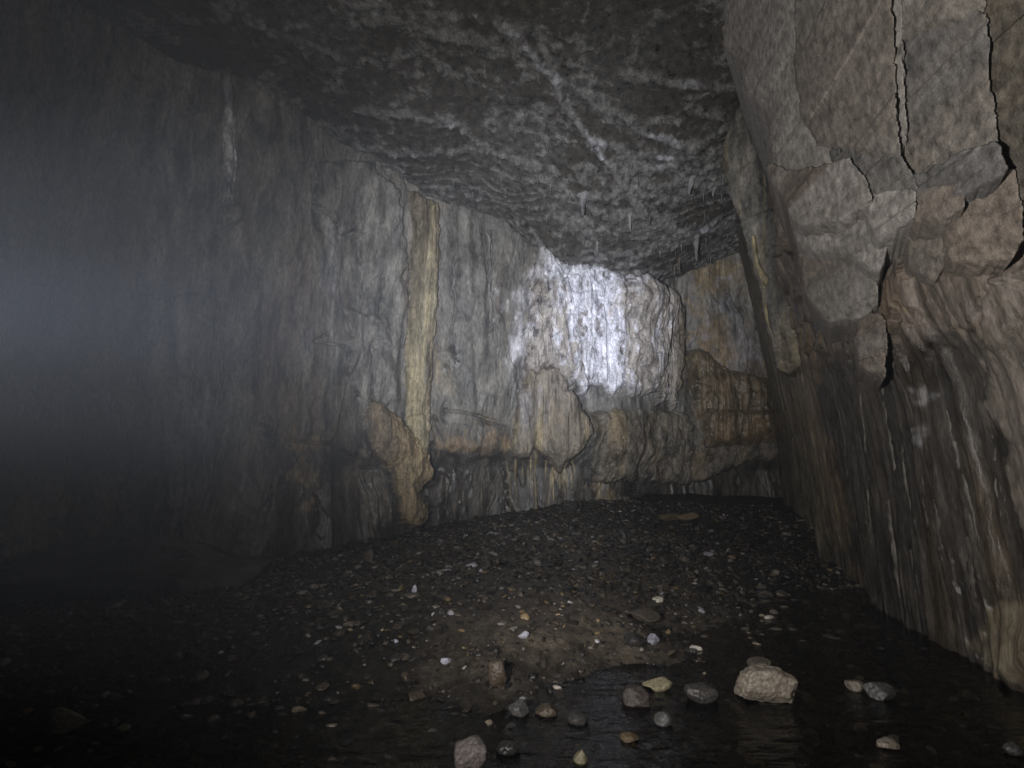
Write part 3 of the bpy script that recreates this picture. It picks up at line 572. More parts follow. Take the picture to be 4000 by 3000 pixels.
# thin drip ribs running down from the drapery and from the ledge
DRIPS = [(2020, 1790, 2030, 1960, 12), (2050, 1800, 2058, 1925, 9), (2098, 1760, 2106, 2060, 16), (2135, 1790, 2142, 1930, 8), (2165, 1810, 2172, 1985, 9), (2195, 1830, 2200, 1960, 8), (2078, 1790, 2085, 1950, 7), (2215, 1850, 2222, 2000, 7)]
def ribs_on(cache, spec, colr, mat, names, label, cat, group, parent=None, out=-0.015, jx=4):
    res = []
    for i, (x1, y1, x2, y2, w) in enumerate(spec):
        k = max(3, int(abs(y2 - y1) / 45)); pts = []
        for t in np.linspace(0, 1, k):
            p = hit(cache, x1 + (x2 - x1) * t + random.uniform(-jx, jx) * (0 < t < 1), y1 + (y2 - y1) * t); pts.append(p)
        P = smooth_path(pts, max(8, int(abs(y2 - y1) / 8))); dirn = EYE - P.mean(0); dirn[2] = 0; dirn /= np.linalg.norm(dirn)
        P = P + dirn * out; r0 = w * np.linalg.norm(P.mean(0) - EYE) / F * 0.5
        t = np.linspace(0, 1, len(P)); rad = r0 * (0.35 + 0.65 * np.sin(math.pi * np.clip(0.15 + 0.72 * t, 0, 1))) * (1 - 0.85 * t ** 6)
        V_, F_ = tube(P, rad, 10, i + len(names), 0.35)
        C_ = np.zeros((len(V_), 3)) + np.array(colr) * random.uniform(0.75, 1.2); C_ *= (1 + 0.3 * vn(V_[:, 0] * 9, V_[:, 2] * 9, None, 5))[:, None]
        o = mesh_from(names, V_, F_, mat, C_, np.full(len(V_), 0.4), parent=parent)
        if label: tag(o, label if isinstance(label, str) else label[i], cat, group)
        res.append(o)
    return res
ribs_on(LWcache, DRIPS, (0.28, 0.225, 0.135), M_FLOW, 'drip_rib', None, None, None, parent=dr, out=-0.02, jx=3)

# rounded wet mound and ledge right of the cascade
o = relief('flowstone_mound', 'L', [(2668, 1390), (2700, 1365), (2755, 1372), (2800, 1410), (2840, 1445), (2905, 1462), (2990, 1475), (3060, 1520), (3120, 1600), (3140, 1730), (2960, 1745), (2740, 1760), (2690, 1650), (2665, 1520)],
           lambda S, Z, U, V, q: 0.42 * prof(q, 0.20) + 0.14 * fbm(S * 1.3, Z * 1.5, None, 4, 582) + 0.10 * flutes(S, Z, 3, 581) + 0.05 * fbm(S * 4, Z * 2, None, 4, 583),
           lambda S, Z, U, V, q: mixc(np.zeros(S.shape + (3,)) + np.array((0.15, 0.115, 0.07)), (0.23, 0.16, 0.09), sst(0, .5, fbm(S * 3, Z * 1.2, None, 4, 585)) * .8),
           M_FLOW, 0.85, jit=10)
tag(o, 'rounded wet brown flowstone mound bulging right of the white cascade', 'flowstone')
o = relief('rock_ledge', 'L', [(2300, 1600), (2420, 1590), (2560, 1600), (2670, 1600), (2760, 1700), (2950, 1740), (3100, 1740), (3120, 1790), (2900, 1810), (2760, 1880), (2560, 1890), (2430, 1880), (2330, 1880), (2300, 1780), (2330, 1700)],
           lambda S, Z, U, V, q: 0.13 * prof(q, 0.08) + 0.12 * fbm(S * 1.6, Z * 1.6, None, 5, 591, .55) + 0.03 * fbm(S * 8, Z * 8, None, 3, 593),
           lambda S, Z, U, V, q: mixc(mixc(np.zeros(S.shape + (3,)) + np.array((0.165, 0.145, 0.115)), (0.215, 0.165, 0.10), sst(0, .5, fbm(S * 2, Z * 1.2, None, 4, 595)) * .8), (0.05, 0.045, 0.04), sst(0.3, 0.6, fbm(S * 5, Z * 4, None, 3, 597)) * .7),
           M_WALL, 0.4, jit=16)
tag(o, 'low grey brown rock ledge overhanging the foot of the back wall under the cascade', 'rock ledge')

# hanging curtain on the right wall with its yellow edge rib
def z7(pts): return [(2700 + .6027 * x, 900 + .6027 * y) for x, y in pts]
def slab(name, poly, depth, colour, mat, wet=0.2, ext=(0.7, 0.9, 0.0), rough=(0.05, 1.2), fine=0.012, edge=0.05, jit=8, step=5.0, seed=0, parent=None, flute=0, grow=0):
    """a solid body of rock: a rough front face at its own distance, and sides running back into the wall"""
    p = np.array(poly, float); k = 40
    u = np.arange(p[:, 0].min() - k, p[:, 0].max() + k, step); v = np.arange(p[:, 1].min() - k, p[:, 1].max() + k, step)
    U, V = np.meshgrid(u, v, indexing='ij')
    jx = jit * fbm(U / 38, V / 38, None, 4, 700 + seed, .6); jy = jit * fbm(U / 38 + 50, V / 38, None, 4, 710 + seed, .6)
    q = poly_sdf(U + jx, V + jy, poly) + grow
    gu, gv = np.gradient(q, step); gl_ = np.hypot(gu, gv) + 1e-6
    out = np.clip(-q, 0, None); Uc = U + gu / gl_ * out; Vc = V + gv / gl_ * out           # rim points slide onto the outline
    y = depth(Uc, Vc); x = (Uc - 2000) / F; w = (1500 - Vc) / F; c_, s_ = math.cos(PITCH), math.sin(PITCH)
    m = y / F; qq = np.clip(q, 0, None) * m
    X, Z = x * y / (c_ - w * s_), EYE[2] + (w * c_ + s_) * y / (c_ - w * s_)
    h = rough[0] * fbm(X * rough[1] + seed, Z * rough[1], y, 5, 720 + seed, 0.55) * 0.6 + rough[0] * 0.45 * edgy(X + 0.5 * Z, Z - 0.3 * X, rough[1] * 1.8, 750 + seed) + rough[0] * 0.10 * edgy(X * 1.3, Z * 1.3, rough[1] * 6, 760 + seed) + fine * fbm(X * 13, Z * 13, y * 13, 3, 730 + seed)
    if flute: h = h + flute * (ridged((X + y * 0.5) * 5 + 0.2 * Z, Z * 0.3, None, 3, 740 + seed) - 0.5)
    h = h + edge * np.exp(-qq / (edge * 0.8))                                               # rounded rim
    t = np.clip(out / 25.0, 0, 1); yy = y + h
    kk = yy / y; P = np.stack([X * kk, yy, EYE[2] + (Z - EYE[2]) * kk], -1) + t[..., None] * np.array(ext)
    f, used = grid_faces(*U.shape, q > -28)
    C = colour(X, Z, U, V, q)
    return mesh_from(name, P.reshape(-1, 3)[used], f[:, ::-1], mat, C.reshape(-1, 3)[used], np.full(len(used), wet), parent=parent)
cur_poly = [(2905, 390), (2860, 460), (2825, 560), (2822, 640), (2850, 760), (2890, 850), (2915, 950), (2935, 1040), (2975, 1140), (2985, 1250), (3010, 1330), (3030, 1440), (3080, 1460), (3150, 1420), (3200, 1150), (3200, 900), (3100, 700), (3050, 500), (2990, 380)]
def cur_c(S, Z, U, V, q):
    C = np.zeros(S.shape + (3,)) + np.array((0.19, 0.178, 0.155)); n = fbm(S * 5, Z * 5, None, 4, 601, .6)
    C = mixc(C, (0.055, 0.053, 0.05), sst(-10, 25, 34 - np.abs(U - (2965 + (V - 500) * 0.12)) + 40 * n) * sst(1350, 1150, V) * .85)
    C = mixc(C, (0.24, 0.20, 0.12), sst(0.1, .5, fbm(S * 9, Z * 0.6, None, 3, 603)) * .6)
    return C * (1 + 0.5 * n)[..., None]
cu = slab('rock_curtain', cur_poly, lambda U, V: 9.6 - (U - 2900) * 0.0035 - (1400 - V) * 0.0008, cur_c, M_FLOW, 0.3, ext=(0.9, 1.2, 0), rough=(0.12, 2.0), fine=0.03, edge=0.12, jit=9, seed=1, flute=0.08)
tag(cu, 'long slanting grey rock curtain hanging beside the overhang with a yellow rib along it', 'rock curtain')
ct = (np.array([v.co for v in cu.data.vertices]) + np.array(cu.location))
cc = (ct,) + project(ct)[:2]
pts = [hit(cc, p[0] + 10, p[1]) for p in ((2938, 930), (2945, 1000), (2962, 1060), (2985, 1105), (2985, 1150), (2988, 1210), (2998, 1270), (3018, 1325))]
P = smooth_path(pts, 60); P = P + np.array([-0.05, -0.06, 0]); rad = np.interp(np.linspace(0, 1, 60), [0, 0.35, 0.42, 0.8, 1], [0.02, 0.045, 0.03, 0.025, 0.008])
V_, F_ = tube(P, rad, 12, 4, 0.4); o = mesh_from('calcite_rib', V_, F_, M_FLOW, np.zeros((len(V_), 3)) + np.array((0.34, 0.285, 0.17)), np.full(len(V_), 0.3), parent=cu)
o['label'] = 'pale yellow calcite rib'

# the jointed overhang of the upper right wall, block by block
def blk_c(c1, c2, seed, k=1.6):
    def f(S, Z, U, V, q):
        C = np.zeros(S.shape + (3,)) + np.array(c1); C = mixc(C, c2, sst(-0.15, 0.45, fbm(S * k, Z * k, None, 5, seed, 0.6)))
        return C * (1 + 0.30 * fbm(S * 9, Z * 9, None, 4, seed + 2, 0.65))[..., None]
    return f
BD = lambda o=0.0, a=0.0, b=0.0: (lambda U, V: (1 + (V - 500) * 0.0002) / (0.154 + (U - 2850) * 0.000178) - o + a * (U - 3300) / 500 + b * (V - 600) / 500)
TG = (0.29, 0.27, 0.25); TD = (0.215, 0.20, 0.182); BR = (0.19, 0.168, 0.145); DK = (0.135, 0.13, 0.125); RD = (0.185, 0.155, 0.128)
BUT = z5([(190, -250), (215, 0), (195, 80), (215, 150), (208, 300), (270, 345), (330, 385), (328, 570), (385, 620), (430, 655), (480, 690), (505, 800), (520, 950), (530, 1110), (600, 1150), (1000, 1060), (1330, 1010), (1400, 900), (1350, -250)])
BLOCKS = [('rock_buttress', BUT, BD(0, 0, 0), TG, TD, 'big smooth pale grey buttress forming the left edge of the upper right overhang'),
 ('rock_block', SLAB_A, BD(0.07), BR, TD, 'tall dark brown slab standing proud of the pale buttress at the top right'),
 ('rock_block', z5([(1200, -250), (1255, 60), (1262, 250), (1500, 130), (1700, 90), (1800, 60), (1880, 40), (1870, -250)]), BD(-0.02, 0.03), TD, BR, 'wedge of grey rock at the top edge above the largest bluish grey slab'),
 ('rock_block', [(3825, -150), (3850, 150), (3870, 400), (3900, 640), (3880, 760), (4020, 800), (4200, 600), (4200, -150)], BD(-0.10), (0.13, 0.108, 0.08), (0.09, 0.082, 0.07), 'dark olive brown rock strip at the right edge of the picture beside the bluish slab'),
 ('rock_block', z5([(1240, 300), (1420, 270), (1600, 190), (1800, 80), (1885, 100), (1905, 480), (1960, 900), (2005, 1060), (1850, 1130), (1740, 1225), (1440, 1235), (1345, 1100), (1280, 950)]), BD(-0.05, 0.0), DK, BR, 'largest bluish grey slab of the overhang, right of the tall dark brown one'),
 ('rock_block', z5([(1440, 1180), (1600, 1100), (1780, 1010), (1960, 950), (2015, 1080), (1760, 1235), (1450, 1240)]), BD(0.06, 0.03), DK, DK, 'dark wedge shaped ledge along the bottom of the largest bluish grey slab'),
 ('rock_block', z5([(525, 1100), (600, 1140), (860, 1100), (1010, 1050), (1105, 1180), (1130, 1280), (960, 1395), (720, 1430), (660, 1370), (620, 1270), (560, 1180)]), BD(0.12, 0, -.1), TG, RD, 'rounded warm grey block at the lower left corner of the overhang'),
 ('rock_block', z5([(930, 990), (1330, 1000), (1440, 1230), (1300, 1260), (1150, 1285), (1060, 1130)]), BD(0.03), DK, TD, 'dark slanting wedge between the rounded warm block and the large bluish slab'),
 ('rock_block', z5([(1430, 1240), (1740, 1235), (1745, 1330), (1640, 1390), (1470, 1420), (1425, 1340)]), BD(0.04), TD, RD, 'small square block tucked under the dark wedge shaped ledge'),
 ('rock_block', z5([(1165, 1290), (1430, 1250), (1420, 1390), (1330, 1450), (1230, 1500), (1180, 1420)]), BD(0.06), TG, TD, 'small pointed pale block in the middle under the overhang'),
 ('rock_block', z5([(690, 1430), (960, 1400), (1160, 1300), (1215, 1480), (1060, 1610), (900, 1600), (760, 1600), (700, 1500)]), BD(-0.06), TG, TD, 'layered grey block directly below the rounded warm grey block'),
 ('rock_block', z5([(1735, 1250), (1900, 1190), (2070, 1120), (2110, 1350), (2130, 1540), (2060, 1640), (1880, 1690), (1700, 1670), (1690, 1400)]), BD(-0.02), RD, BR, 'bulky reddish brown block at the right end below the overhang'),
 ('rock_block', z5([(960, 1490), (1180, 1480), (1240, 1600), (1200, 1720), (1080, 1640), (1000, 1560)]), BD(-0.08), TG, RD, 'jagged tooth of pale brown rock hanging left of the orange tan rib'),
 ('rock_block', [(3140, 910), (3340, 915), (3405, 985), (3415, 1180), (3350, 1230), (3250, 1240), (3170, 1160), (3140, 1020)], BD(-0.28), TD, RD, 'broad flaking brown block on the wall below the layered grey one'),
 ('rock_block', [(3560, 860), (3690, 850), (3700, 1000), (3640, 1080), (3570, 1020)], BD(-0.12), BR, DK, 'dark cracked block right of the thin cream rib'),
 ('rock_block', [(3370, 1240), (3430, 1240), (3445, 1330), (3440, 1460), (3380, 1420), (3360, 1330)], BD(-0.35), RD, TD, 'small rusty brown lump low on the right wall between dark streaks')]
for i, (nm, pl, dp, c1, c2, lb) in enumerate(BLOCKS):
    o = slab(nm, pl, dp, blk_c(c1, c2, 800 + i * 5), M_BLOCK, 0.15, ext=(1.25, 2.1, 0), rough=(0.10, 0.9) if i < 5 else (0.13, 1.6), fine=0.006, edge=0.012, jit=13, grow=2 if i == 0 else 22, seed=20 + i, step=5.0)
    tag(o, lb, 'rock', None)

# pale calcite streak on the left wall
o = relief('calcite_streak', 'L', [(862, 280), (900, 290), (918, 380), (920, 520), (922, 620), (920, 700), (905, 770), (880, 780), (872, 700), (868, 560), (862, 500), (872, 420), (858, 350)],
           lambda S, Z, U, V, q: 0.13 * prof(q, 0.07) + 0.10 * ridged(S * 1.5 + Z * 1.1, Z * 1.9, None, 2, 611), 
           lambda S, Z, U, V, q: mixc(np.zeros(S.shape + (3,)) + np.array((0.22, 0.22, 0.22)), (0.80, 0.80, 0.80), sst(330, 560, V + 60 * fbm(S * 5, Z * 4, None, 3, 613)) * sst(0.75, 0.3, fbm(S * 4, Z * 3, None, 3, 615))),
           M_WHITE, 0.2, jit=6, blend=0.02)
tag(o, 'narrow vertical pale calcite streak high on the dim left wall', 'calcite')
o = relief('flowstone_strip', 'L', [(1888, 905), (1905, 898), (1920, 925), (1924, 960), (1918, 1010), (1922, 1080), (1925, 1130), (1928, 1250), (1912, 1290), (1906, 1180), (1905, 1080), (1898, 980)],
           lambda S, Z, U, V, q: 0.12 * prof(q, 0.05) + 0.05 * fbm(S * 6, Z * 4, None, 3, 621), lambda S, Z, U, V, q: np.zeros(S.shape + (3,)) + np.array((0.27, 0.26, 0.25)), M_FLOW, 0.3, jit=5)
tag(o, 'thin crooked grey flowstone strip between the tan column and the white cascade', 'flowstone')

# raised ribs running down the right wall
RIBSR = [(3440, 1480, 3530, 2010, 15), (3560, 1540, 3600, 1720, 12), (3700, 1600, 3860, 2250, 18), (3760, 1500, 3850, 1900, 14), (3600, 1850, 3640, 2150, 12), (3480, 1950, 3520, 2350, 22), (3520, 1650, 3560, 2050, 12), (3360, 1500, 3400, 1900, 10), (3390, 1900, 3405, 2180, 9), (3650, 1950, 3700, 2300, 16), (3300, 1700, 3330, 2060, 9), (3780, 2100, 3830, 2420, 22), (3880, 1700, 3940, 2200, 12), (3250, 1950, 3290, 2150, 8), (3560, 2150, 3600, 2400, 15), (3850, 1950, 3920, 2350, 14), (3420, 1100, 3430, 1420, 9), (3700, 1180, 3720, 1450, 8)]
ribs_on(RWcache, RIBSR, (0.105, 0.095, 0.082), M_FLOW, 'flowstone_rib', 'raised pale flowstone rib running down the dark lower right wall', 'flowstone rib', 'flowstone ribs down the lower right wall', out=-0.02, jx=5)
ribs_on(RWcache, [(3418, 860, 3425, 1060, 26)], (0.34, 0.25, 0.16), M_FLOW, 'flowstone_rib', 'short orange tan flowstone rib below the overhanging blocks', 'flowstone rib', None, out=0.02, jx=10)
ribs_on(RWcache, [(3595, 880, 3610, 1100, 16)], (0.36, 0.28, 0.17), M_FLOW, 'flowstone_rib', 'thin cream flowstone rib right of the orange tan rib under the overhang', 'flowstone rib', None, out=0.02, jx=8)

# ------------------------------------------------------------------ stalactites
def stalactite(px, py, length_px, w_px, colr, label, group=None, cache=CEcache):
    if group is None: length_px *= 0.7; w_px *= 0.7
    p = hit(cache, px, py); D = np.linalg.norm(p - EYE); L = length_px * D / F * 1.1; r = w_px * D / F * 0.5
    n = 12; t = np.linspace(0, 1, n); P = np.stack([p[0] + r * 0.35 * np.cumsum(rng.normal(0, 0.25, n)), p[1] + 0 * t, p[2] + 0.05 - (L + 0.05) * t], -1)
    V_, F_ = tube(P, r * (1.15 - t) ** 0.9 * (1 + 0.6 * np.exp(-t * 9)), 9, int(px) % 97, 0.3)
    o = mesh_from('stalactite', V_, F_, M_FLOW, np.zeros((len(V_), 3)) + np.array(colr), np.full(len(V_), 0.3))
    tag(o, label, 'stalactite', group); return o
stalactite(2275, 770, 90, 40, (0.26, 0.255, 0.26), 'largest wedge shaped grey stalactite hanging from the ceiling rib above the cascade')
stalactite(2700, 700, 75, 34, (0.30, 0.30, 0.30), 'stout pale stalactite hanging from the ceiling crust left of the rock curtain')
stalactite(2790, 740, 36, 22, (0.32, 0.32, 0.33), 'short blunt pale stalactite at the end of a ceiling crust beside the curtain')
stalactite(2715, 930, 110, 30, (0.24, 0.235, 0.23), 'long grey stalactite at the back right where the ceiling meets the brown alcove')
stalactite(2650, 1010, 75, 14, (0.13, 0.10, 0.075), 'slim dark brown stalactite in the corner above the right end of the cascade')
stalactite(2635, 1040, 55, 11, (0.15, 0.12, 0.09), 'small dark brown stalactite next to the slim one above the cascade end')
stalactite(2460, 850, 65, 20, (0.27, 0.265, 0.26), 'slender grey stalactite hanging midway between the largest one and the curtain')
stalactite(2330, 955, 50, 12, (0.27, 0.265, 0.26), 'small slim stalactite hanging close above the top of the white cascade')
cand = np.where((crust_flat > 0.45) & (CEcache[1] > 1450) & (CEcache[1] < 2850) & (CEcache[2] > 150) & (CEcache[2] < 1030))[0]
for i in rng.choice(cand, 120, replace=False):
    stalactite(CEcache[1][i], CEcache[2][i], rng.uniform(8, 30), rng.uniform(4, 9), np.array((0.17, 0.165, 0.16)) * rng.uniform(0.7, 1.25), 'tiny grey stalactite on the crusted cave ceiling', 'tiny stalactites on the ceiling crust')

# ------------------------------------------------------------------ stones
def ico(sub):
    import bmesh
    bm = bmesh.new(); bmesh.ops.create_icosphere(bm, subdivisions=sub, radius=1); V_ = np.array([v.co[:] for v in bm.verts]); F_ = np.array([[v.index for v in f.verts] for f in bm.faces]); bm.free(); return V_, F_
I1, I2, I4, I5 = ico(1), ico(2), ico(4), ico(5)
def stone_shape(base, seed, cuts=9, rough=0.10, lo=0.55, hi=0.9, fine=0.03, boxy=0.0):
    r = np.random.default_rng(seed); V_ = base[0].copy(); V_ = V_ / (np.abs(V_).max(1) ** boxy)[:, None]
    V_ = V_ * (1 + rough * 1.6 * fbm(V_[:, 0] * 1.1 + seed, V_[:, 1] * 1.1, V_[:, 2] * 1.1, 3, seed))[:, None]
    for _ in range(cuts):
        n = r.normal(size=3); n /= np.linalg.norm(n); c_ = r.uniform(lo, hi); V_ = V_ - n * np.maximum(V_ @ n - c_, 0)[:, None] * 0.93
    V_ = V_ * (1 + fine * fbm(V_[:, 0] * 5, V_[:, 1] * 5, V_[:, 2] * 5 + seed, 4, seed + 1, 0.6))[:, None]
    m, M = V_.min(0), V_.max(0); return (V_ - (m + M) / 2) / ((M - m) / 2)
SM = {k: stone_mat('stone_' + k, c_, r_) for k, (c_, r_) in dict(pale=((0.26, 0.225, 0.18), .4), tan=((0.165, 0.142, 0.115), .4), yellow=((0.22, 0.195, 0.12), .5), pink=((0.17, 0.145, 0.135), .4), grey=((0.085, 0.083, 0.08), .25), dark=((0.045, 0.042, 0.040), .2),
      reddish=((0.09, 0.07, 0.063), .5), lavender=((0.42, 0.42, 0.50), .25), white=((0.62, 0.58, 0.50), .6), brown=((0.09, 0.07, 0.05), .25), mud=((0.09, 0.075, 0.058), .45), orange=((0.13, 0.095, 0.05), .6)).items()}
def stone(name, px, py, w, h, mat, label, seed, cuts=9, cat='stone', base=I4, rot=0.0, deep=0.8, sink=0.12, **kw):
    """py is where the stone meets what it lies on"""
    x, y, z = on_ground(px, py)
    if z < -0.01: z = -0.01; q = gp(px, py, z); x, y = q[0], q[1]
    D = y; W_, H_ = w * D / F / 2, h * D / F / 2 * 1.05
    V_ = stone_shape(base, seed, cuts, **kw); V_ = V_ * np.array([W_, W_ * deep, H_]); 
    c_, s_ = math.cos(rot), math.sin(rot); V_ = np.stack([V_[:, 0], V_[:, 1], V_[:, 2]], -1)
    V_ = np.stack([V_[:, 0] * c_ + V_[:, 2] * s_, V_[:, 1], -V_[:, 0] * s_ + V_[:, 2] * c_], -1)
    V_ = V_ + np.array([x, y + W_ * deep * 0.5, z + H_ * (1 - sink * 2)]); low_ = V_[:, 2] < z; V_[:, 2] = np.where(low_, z - (z - V_[:, 2]) * 2.0, V_[:, 2])
    o = mesh_from(name, V_, base[1], SM[mat], smooth=True); tag(o, label, cat); return o
stone('boulder', 3010, 2755, 205, 128, 'pale', 'large angular tan boulder standing in the shallow stream at lower right', 31, 10, 'boulder', I5, 0.04, 0.75, 0.02, lo=.8, hi=1.15, fine=0.10, boxy=0.75)
stone('rock_fragment', 205, 2868, 180, 95, 'yellow', 'jagged yellowish rock fragment in the stream at the lower left', 47, 11, 'rock', I5, -0.35, 0.6, 0.1, lo=.42, hi=.85, fine=0.12, boxy=0.8)
stone('rock_fragment', 1835, 3005, 120, 105, 'pink', 'pale pinkish rock with a pointed top at the bottom edge, middle', 53, 9, 'rock', I4, 0.2, lo=.65, hi=1.0, boxy=0.5, fine=.07)
stone('flat_stone', 2572, 2698, 108, 42, 'yellow', 'flat pale yellow stone breaking the water left of the large tan boulder', 59, 9, 'stone', I4, -0.08)
stone('rock_fragment', 2490, 2762, 104, 72, 'reddish', 'blocky reddish grey rock in the stream just below the flat yellow stone', 61, 10, 'rock', I4, lo=.7, hi=1.0, boxy=.7, fine=.06)
stone('cobble', 1943, 2690, 74, 100, 'brown', 'dark upright egg shaped cobble standing at the edge of the gravel bank', 67, 5, 'cobble', I4, 0.1, 0.7, 0.06)
stone('cobble', 2028, 2800, 80, 58, 'grey', 'grey rounded cobble under water below the upright egg shaped one', 71, 6, 'cobble', I4, 0.15)
stone('cobble', 2595, 2838, 64, 46, 'grey', 'small round grey cobble in the stream below the blocky reddish rock', 73, 5, 'cobble', I4, -0.1)
stone('stone', 2555, 2522, 46, 42, 'lavender', 'blocky lavender white stone at the rim of the gravel bank', 79, 12, 'stone', I4, 0.1, lo=.5, hi=.7)
stone('cobble', 2485, 2528, 84, 50, 'dark', 'glossy black cobble beside the lavender white stone', 83, 7, 'cobble', I4)
stone('flat_stone', 2572, 2355, 40, 24, 'white', 'small bright cream slab lying alone above the mud covered cobble', 89, 12, 'stone', I4, 0.08, lo=.45, hi=.7)
stone('cobble', 2520, 2435, 130, 48, 'mud', 'smooth mud covered cobble half buried in the right part of the gravel bank', 97, 4, 'cobble', I4)
stone('stone', 3350, 2705, 62, 42, 'tan', 'small tan stone in black water right of the large tan boulder', 101, 6, 'stone', I4, 0.1)
stone('flat_stone', 3458, 2735, 108, 58, 'grey', 'grey tan wedge shaped stone in black water, farthest right of the boulder', 103, 8, 'stone', I4, 0.12)
stone('flat_stone', 2975, 2612, 88, 34, 'mud', 'flat dull stone directly behind the large tan boulder', 107, 8, 'stone', I4)
stone('stone', 3475, 2932, 78, 42, 'tan', 'tan stone near the bottom edge at lower right', 109, 9, 'stone', I4, 0.15)
stone('cobble', 1985, 2950, 88, 46, 'dark', 'dark rounded cobble right of the pale pinkish rock at the bottom', 113, 5, 'cobble', I4)
stone('flat_stone', 1822, 2935, 88, 30, 'mud', 'flat brown stone resting just above the pale pinkish rock', 127, 6, 'stone', I4, 0.05)
stone('stone', 2268, 2990, 50, 46, 'yellow', 'small angular yellow stone at the bottom edge right of the dark cobble', 131, 10, 'stone', I4, -0.4, lo=.4, hi=.7)
stone('flat_stone', 1842, 2222, 46, 22, 'lavender', 'flat lavender stone in the upper middle of the gravel bank', 137, 9, 'stone', I4, -0.1)
stone('stone', 1618, 2318, 20, 34, 'lavender', 'small upright lavender stone on the left half of the bank', 139, 8, 'stone', I4)
stone('stone', 2045, 2498, 44, 32, 'lavender', 'small peaked whitish stone in the middle of the gravel bank', 149, 10, 'stone', I4, lo=.4, hi=.7)
stone('flat_stone', 1608, 2338, 76, 20, 'mud', 'long flat brownish stone lying in front of the small upright lavender stone', 151, 7, 'stone', I4)
stone('rock_slab', 2618, 2035, 105, 30, 'orange', 'low mustard coloured slab at the far top of the gravel bank, lower of two', 157, 7, 'rock', I4, -0.1)
stone('rock_slab', 2690, 2020, 92, 32, 'orange', 'mustard coloured slab at the far top of the bank, right of its twin', 163, 7, 'rock', I4, -0.05)
stone('stone', 3975, 2960, 70, 52, 'grey', 'dull grey stone cut by the right edge of the picture near the bottom', 167, 8, 'stone', I4)
stone('cobble', 2135, 2800, 84, 40, 'brown', 'flat brown cobble under water between two grey cobbles', 173, 5, 'cobble', I4)
stone('cobble', 2462, 2905, 66, 34, 'orange', 'small orange brown cobble near the bottom, right of centre', 179, 5, 'cobble', I4)
stone('stone', 462, 2870, 62, 28, 'yellow', 'small dull yellow stone right of the jagged fragment at lower left', 181, 8, 'stone', I4, -0.25)
stone('stone', 768, 2672, 62, 44, 'mud', 'dim pointed stone in the dark water on the left side', 191, 10, 'stone', I4, -0.5)
stone('rock_fragment', 2745, 2745, 120, 62, 'dark', 'dark blocky rock in the stream just left of the large tan boulder', 193, 11, 'rock', I4, 0.1)
stone('cobble', 2260, 2832, 78, 40, 'dark', 'glistening wet dark cobble breaking the water below centre right', 197, 6, 'cobble', I4)
stone('stone', 1440, 2200, 34, 56, 'mud', 'upright brownish stone on the bank near the foot of the left wall', 199, 9, 'stone', I4, 0.1)
stone('rock_fragment', 2230, 1998, 60, 44, 'dark', 'black angular rock on the skyline of the bank at the back wall', 211, 10, 'rock', I4)
# long dark bedrock hump at the left
def hump():
    V0, F0 = I5; V_ = stone_shape((V0, F0), 5, 5, rough=0.18, lo=.7, hi=.95, fine=0.05)
    cx, cy, _ = gp(330, 2400, 0.0)
    V_ = V_ * np.array([1.75, 0.9, 0.55]); a = R(14); V_ = np.stack([V_[:, 0] * math.cos(a) - V_[:, 1] * math.sin(a), V_[:, 0] * math.sin(a) + V_[:, 1] * math.cos(a), V_[:, 2] + 0.05 * V_[:, 0]], -1)
    V_ *= (1 + 0.14 * fbm(V_[:, 0] * 1.8, V_[:, 1] * 1.8, V_[:, 2] * 3, 5, 8, .6))[:, None]; V_[:, 1] -= 0.22 * ridged(V_[:, 0] * 2.0 + 0.9 * V_[:, 2], V_[:, 2] * 0.7, None, 3, 9) * sst(-0.5, 1.0, V_[:, 0]) + 0.05 * fbm(V_[:, 0] * 5, V_[:, 2] * 5, None, 4, 10, .65)
    V_ = V_ + np.array([-5.0, 7.4, 0.08])
    C_ = np.zeros((len(V_), 3)) + np.array((0.05, 0.045, 0.038)); C_ *= (1 + 0.4 * fbm(V_[:, 0] * 2, V_[:, 1] * 2, V_[:, 2] * 2, 4, 3))[:, None]
    o = mesh_from('bedrock_hump', V_, F0, M_WALL, C_, np.full(len(V_), 0.4)); tag(o, 'long low rounded dark bedrock hump against the foot of the left wall', 'rock')
hump()

# individual pebbles in view, copied from a few prototypes
protos = {}
for mk, n in (('dark', 5), ('brown', 3), ('tan', 3), ('grey', 3), ('lavender', 2)):
    protos[mk] = []
    for k in range(n):
        V_ = stone_shape(I4 if k == 0 else ico(3), 300 + k * 7 + len(mk), 11, lo=.55, hi=.95, boxy=.45, fine=.05); me_o = mesh_from('pebble', V_, (I4 if k == 0 else ico(3))[1], SM[mk], recentre=False); protos[mk].append([me_o, False])
LBL = {'dark': ('black wet pebble glistening on the dark cave floor', 'black pebbles on the cave floor'), 'brown': ('dark brown pebble half sunk in the cave floor gravel', 'brown pebbles on the cave floor'),
       'tan': ('small tan pebble scattered on the dark gravel', 'tan pebbles on the cave floor'), 'grey': ('small mid grey pebble scattered on the dark gravel', 'grey pebbles on the cave floor'), 'lavender': ('small whitish lavender pebble shining on the gravel', 'whitish pebbles on the cave floor')}
cnt = 0
